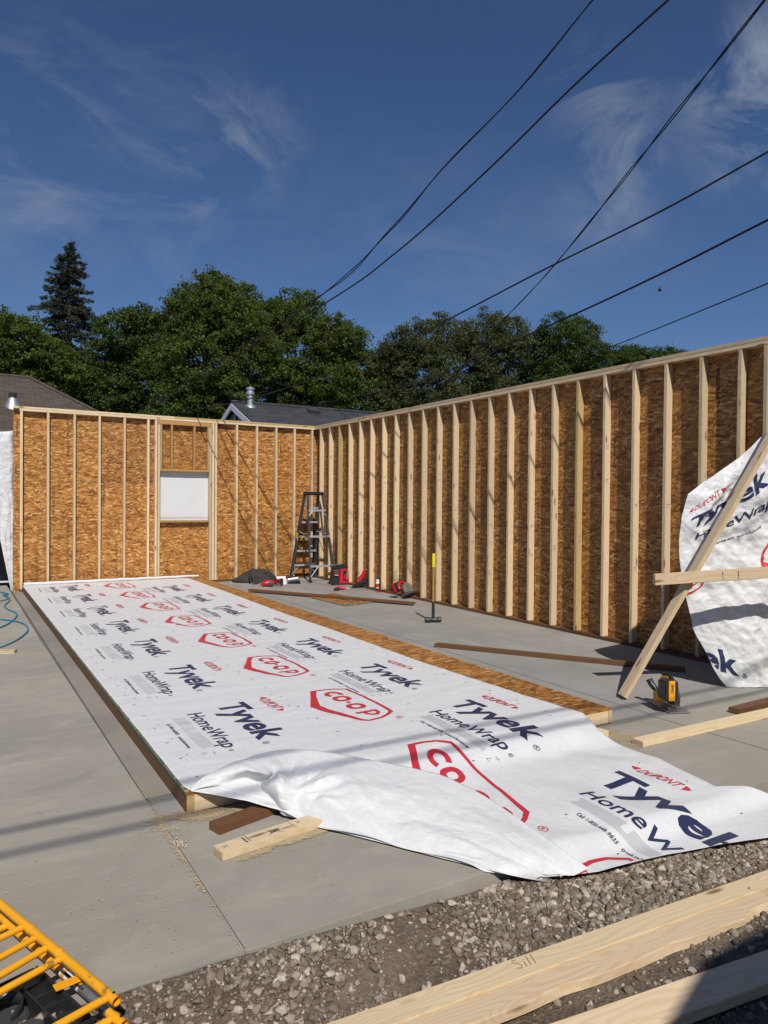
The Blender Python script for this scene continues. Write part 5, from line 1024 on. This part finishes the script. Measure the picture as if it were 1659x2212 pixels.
# unseen shade caster added behind the camera as a garage, eave cut to suit
t = thing('garage', 'garage added unseen behind the viewpoint to shade the bottom right corner', 'garage', (-2, -18, 0)); yb_, zb_ = -14.68, 3.0
m = MB(); m.box((-7.2, yb_-6.5, -.16), (6, yb_-1.5, 2.9)); m.build('wall', 'white_siding', t)
roofface([(-5.02, yb_, zb_), (6.4, yb_, zb_), (6.4, yb_-3.4, zb_+1.0), (-7.6, yb_-3.4, zb_+1.0), (-7.6, yb_-1.2, zb_+.353), (-5.45, yb_-.2, zb_+.059)], 'roof', 'charcoal_shingles', t, .12); roofface([(6.4, yb_-6.9, zb_), (-7.6, yb_-6.9, zb_), (-7.6, yb_-3.4, zb_+1.0), (6.4, yb_-3.4, zb_+1.0)], 'roof', 'charcoal_shingles', t, .12)

# ---- trees
def quads_mesh(name, C, U, V_, mat, parent):
    n = len(C); P = np.empty((n, 4, 3)); P[:, 0] = C-U*.5; P[:, 1] = C+V_*.5-U*.05; P[:, 2] = C+U*.5; P[:, 3] = C-V_*.5-U*.05
    me = bpy.data.meshes.new(name); me.vertices.add(n*4); me.vertices.foreach_set('co', P.ravel()); me.loops.add(n*4); me.loops.foreach_set('vertex_index', np.arange(n*4, dtype=np.int32))
    me.polygons.add(n); me.polygons.foreach_set('loop_start', np.arange(0, n*4, 4, dtype=np.int32)); me.update(calc_edges=True); return link(name, me, mat, parent)
def leafcloud(blobs, dens, size, seed, droop=.3, spray=.34):
    rg = np.random.default_rng(seed); Cs = []
    for (x, y, z, r) in blobs:
        nc = int(48*r*r*dens)+8; d = rg.normal(size=(nc, 3)); d /= np.linalg.norm(d, axis=1)[:, None]; rr = r*rg.uniform(.35, 1.06, nc)**.5; rr[rg.random(nc) < .22] *= 1.2
        cc = np.array([x, y, z])+d*rr[:, None]*[1, 1, .92]
        for q in cc:
            m_ = rg.integers(45, 95); s = spray*rg.uniform(.55, 1.2); o = rg.normal(size=(m_, 3))*[s, s, s*.55]*.62; o[:, 2] -= droop*(o[:, 0]**2+o[:, 1]**2); Cs.append(q+o)
    C = np.concatenate(Cs); n = len(C); U = rg.normal(size=(n, 3)); U[:, 2] -= .5; U /= np.linalg.norm(U, axis=1)[:, None]
    W = rg.normal(size=(n, 3))+[0, 0, 1.1]; V_ = np.cross(U, W); V_ /= np.linalg.norm(V_, axis=1)[:, None]; L_ = size*rg.uniform(.6, 1.3, n)[:, None]; return C, U*L_, V_*L_*.62
TREES['D'] += [(17.2, 26.96, 10.4, 1.1), (16.9, 27.0, 8.6, 1.6), (9.8, 27.6, 12.6, 1.15), (14.9, 27.2, 11.6, 1.35)]
TREES['E'] += [(17.0, 26.5, 9.9, 1.1), (17.9, 25.2, 11.0, 1.3)]
def tree(key, name, label, cat, mat, seed, dens=1.0, size=.155, twigs=0, extra=()):
    bl = TREES[key]; bx = sum(b[0] for b in bl)/len(bl); by = sum(b[1] for b in bl)/len(bl); t = thing(name, label, cat, (bx, by, -.16), 'trees beyond the back wall')
    low = min(b[2] for b in bl); bl2 = list(bl)+[(bx+dx, by+dy, low-1.9+dz, 1.9) for dx, dy, dz in ((-1.4, .4, 0), (1.2, .2, .3), (0, 1.2, .8))]
    m = MB(); top = max(b[2] for b in bl); m.tube([(bx, by, -.3), (bx+.1, by, 2.2), (bx-.1, by+.1, low-.5), (bx, by, (low+top)/2), (bx+.2, by, top-.6)], [.42, .33, .25, .15, .05], 10); tr = m.build('trunk', 'bark', t, smooth=True)
    rg = random.Random(seed); m = MB()
    for (x, y, z, r) in bl:
        z0 = max(2.5, low-1.5+rg.random()*2); p0 = Vector((bx, by, z0)); p1 = Vector((x, y, z)); mid = (p0+p1)/2+Vector((rg.uniform(-.3, .3), rg.uniform(-.3, .3), -.3)); m.tube([p0, mid, p1], [.13, .08, .03], 6)
        for k in range(7): q = p1+Vector((rg.gauss(0, 1), rg.gauss(0, 1), rg.gauss(.3, .8))).normalized()*r*.95; m.tube([mid.lerp(p1, rg.uniform(.4, 1)), (p1+q)/2+Vector((0, 0, .1)), q], [.035, .02, .006], 4)
    for k in range(twigs):
        x, y, z, r = bl[rg.randrange(len(bl))]; p = Vector((x+rg.uniform(-r, r)*.6, y, z+r*.6)); q = p+Vector((rg.uniform(-.5, .5), rg.uniform(-.2, .2), rg.uniform(.6, 1.0))); m.tube([p, (p+q)/2+Vector((.06, 0, 0)), q], [.018, .012, .005], 4)
        for j in range(3): s = p.lerp(q, rg.uniform(.4, .9)); m.tube([s, s+Vector((rg.uniform(-.35, .35), 0, rg.uniform(.1, .35)))], [.008, .004], 3)
    m.build('limbs', 'bark', t, recalc=False)
    C, U, V_ = leafcloud(bl2, dens, size, seed); quads_mesh('crown', C, U, V_, mat, t); return t
tree('A', 'broadleaf_tree', 'broadleaf tree cut by the left edge, above the brown roof and left of the spruce', 'tree', 'maple_leaf', 1)
tree('B', 'broadleaf_tree', 'broadleaf tree just to the right of the spruce', 'tree', 'dark_leaf', 2)
tree('C', 'broadleaf_tree', 'tallest broadleaf tree with a domed crown in the middle of the left tree group', 'tree', 'maple_leaf', 3)
tree('D', 'broadleaf_tree', 'broadleaf tree above the garage flue, ending the left tree group', 'tree', 'maple_leaf', 4)
tree('E', 'elm_tree', 'olive green elm first right of the gap between the tree groups', 'tree', 'elm_leaf', 5, size=.13, twigs=14)
tree('F', 'elm_tree', 'olive green elm in the middle of the right tree group with twigs on top', 'tree', 'elm_leaf', 6, size=.13, twigs=12)
tree('G', 'elm_tree', 'greener elm at the right of the right tree group where two wires cross', 'tree', 'dark_leaf', 7, size=.13, twigs=4)
tree('H', 'broadleaf_tree', 'low distant tree showing just over the top plate of the right wall', 'tree', 'dark_leaf', 8, size=.15, twigs=8)
# spruce
def spruce():
    t = thing('spruce_tree', 'tall narrow dark spruce standing above the broadleaf trees at the left', 'tree', (0, 36.6, -.16), 'trees beyond the back wall'); X, Y, Z = -.02, 36.6, 17.75; rg = np.random.default_rng(11); m = MB(); m.tube([(X, Y, -.3), (X, Y, 8), (X, Y, 14), (X, Y, Z)], [.34, .24, .12, .02], 10); m.build('trunk', 'bark', t, smooth=True)
    C = []; U = []; V_ = []; lm = MB(); z = Z-.15
    while z > 3:
        dz = Z-z; R = min(3.9, .35+.50*dz**.90)*rg.uniform(.78, 1.08); nb = int(6+R*2.6)
        for k in range(nb):
            a = rg.uniform(0, 6.283); L_ = R*rg.uniform(.45, 1.15); ux, uy = math.cos(a), math.sin(a); zj = rg.normal()*.16; pts = []; rise = .22 if dz < 3 else -.05
            for s in np.linspace(.05, 1, 7): pts.append(np.array([X+ux*L_*s, Y+uy*L_*s, z+zj+L_*(rise*s-.34*s*s+.22*s**3.2)+.05]))
            if dz > .6: lm.tube([tuple(p) for p in pts[::2]], [.035, .025, .015, .008], 4)
            for i in range(int(30*L_)+8):
                s = rg.uniform(.12, 1)**.8; f = s*6; j = min(int(f), 5); p = pts[j]+(pts[j+1]-pts[j])*(f-j); sd = rg.normal()*.16*L_*(1.05-s)+rg.normal()*.05; p = p+np.array([-uy*sd, ux*sd, -abs(rg.normal())*.09-abs(sd)*.25])
                for q in range(4):
                    dd = np.array([ux*.8-uy*rg.normal()*.8, uy*.8+ux*rg.normal()*.8, rg.normal()*.5-.1]); dd /= np.linalg.norm(dd); ww = np.cross(dd, rg.normal(size=3)); ww /= np.linalg.norm(ww); C.append(p+rg.normal(size=3)*.045); U.append(dd*rg.uniform(.12, .24)); V_.append(ww*rg.uniform(.035, .07))
        z -= rg.uniform(.22, .40)*(1+.25*(dz > 4))
    lm.build('limbs', 'bark', t, recalc=False); quads_mesh('crown', np.array(C), np.array(U), np.array(V_), 'spruce_needle', t)
spruce()

# ---- overhead wires
names = ['upper left of the two twisted service wires dropping towards the brown roof', 'thin straight wire running just right of the twisted one towards the brown roof', 'steep twisted wire coming down from the top right corner into the elms', 'wire crossing in front of the steep twisted wire and dropping left across the trees', 'thick wire entering at the right edge above the bird and ending in the elms', 'lowest thin wire passing just under the bird at the right']
def smooth_path(P, n=14): return [catmull([Vector(p) for p in P], i/n) for i in range((len(P)-1)*n+1)]
for i, (W_, r) in enumerate(zip(WIRES, (.010, .0095, .010, .0095, .014, .010))):
    A = smooth_path(W_); t = thing('power_line', names[i], 'overhead wire', A[len(A)//2], 'overhead wires')
    if i in (0, 2):
        dist = [0]
        for a, b in zip(A[:-1], A[1:]): dist.append(dist[-1]+(b-a).length)
        Q = []; D = []
        for j in range(len(A)-1):
            k = max(1, int((A[j+1]-A[j]).length/.12))
            for q in range(k): Q.append(A[j].lerp(A[j+1], q/k)); D.append(dist[j]+(A[j+1]-A[j]).length*q/k)
        for s_ in (0, 1):
            m = MB(); m.tube([p+Vector((math.cos(d*2.6+s_*math.pi), 0, math.sin(d*2.6+s_*math.pi)))*.0095*(1+.7*math.sin(d*.9)) for p, d in zip(Q, D)], .0080, 6); m.build('strand', 'cable_black', t, smooth=True)
    else: m = MB(); m.tube(A, r, 8); m.build('strand', 'cable_black', t, smooth=True)
for lb, y in (('lane wire over the viewpoint, the one nearer the garage slab', -15.03), ('lane wire over the viewpoint, the one farther from the garage slab', -15.28)):
    m = MB(); m.tube([(-40+4*i, y, 6.0) for i in range(21)], .016, 8); tag(m.build('power_line', 'cable_black', smooth=True), lb, 'overhead wire', 'lane wires')
# bird
t = MB(); c = Vector((44.05, 26.69, 19.34)); t.ball(tuple(c), .11, 2.1, .8, .8); bd = t.build('bird', 'bird_feather', smooth=True); tag(bd, 'small dark bird gliding between the two lowest wires', 'bird')
for s_ in (-1, 1): m = MB(); m.add([c+Vector(p) for p in ((-.1, 0, .03), (.12, 0, .03), (s_*.25+.1, s_*.2, .16), (s_*.55, s_*.4, .07), (s_*.22-.05, s_*.2, .12))], [(0, 1, 2, 4), (2, 3, 4)]); m.build('wing', 'bird_feather', bd, thick=.012)
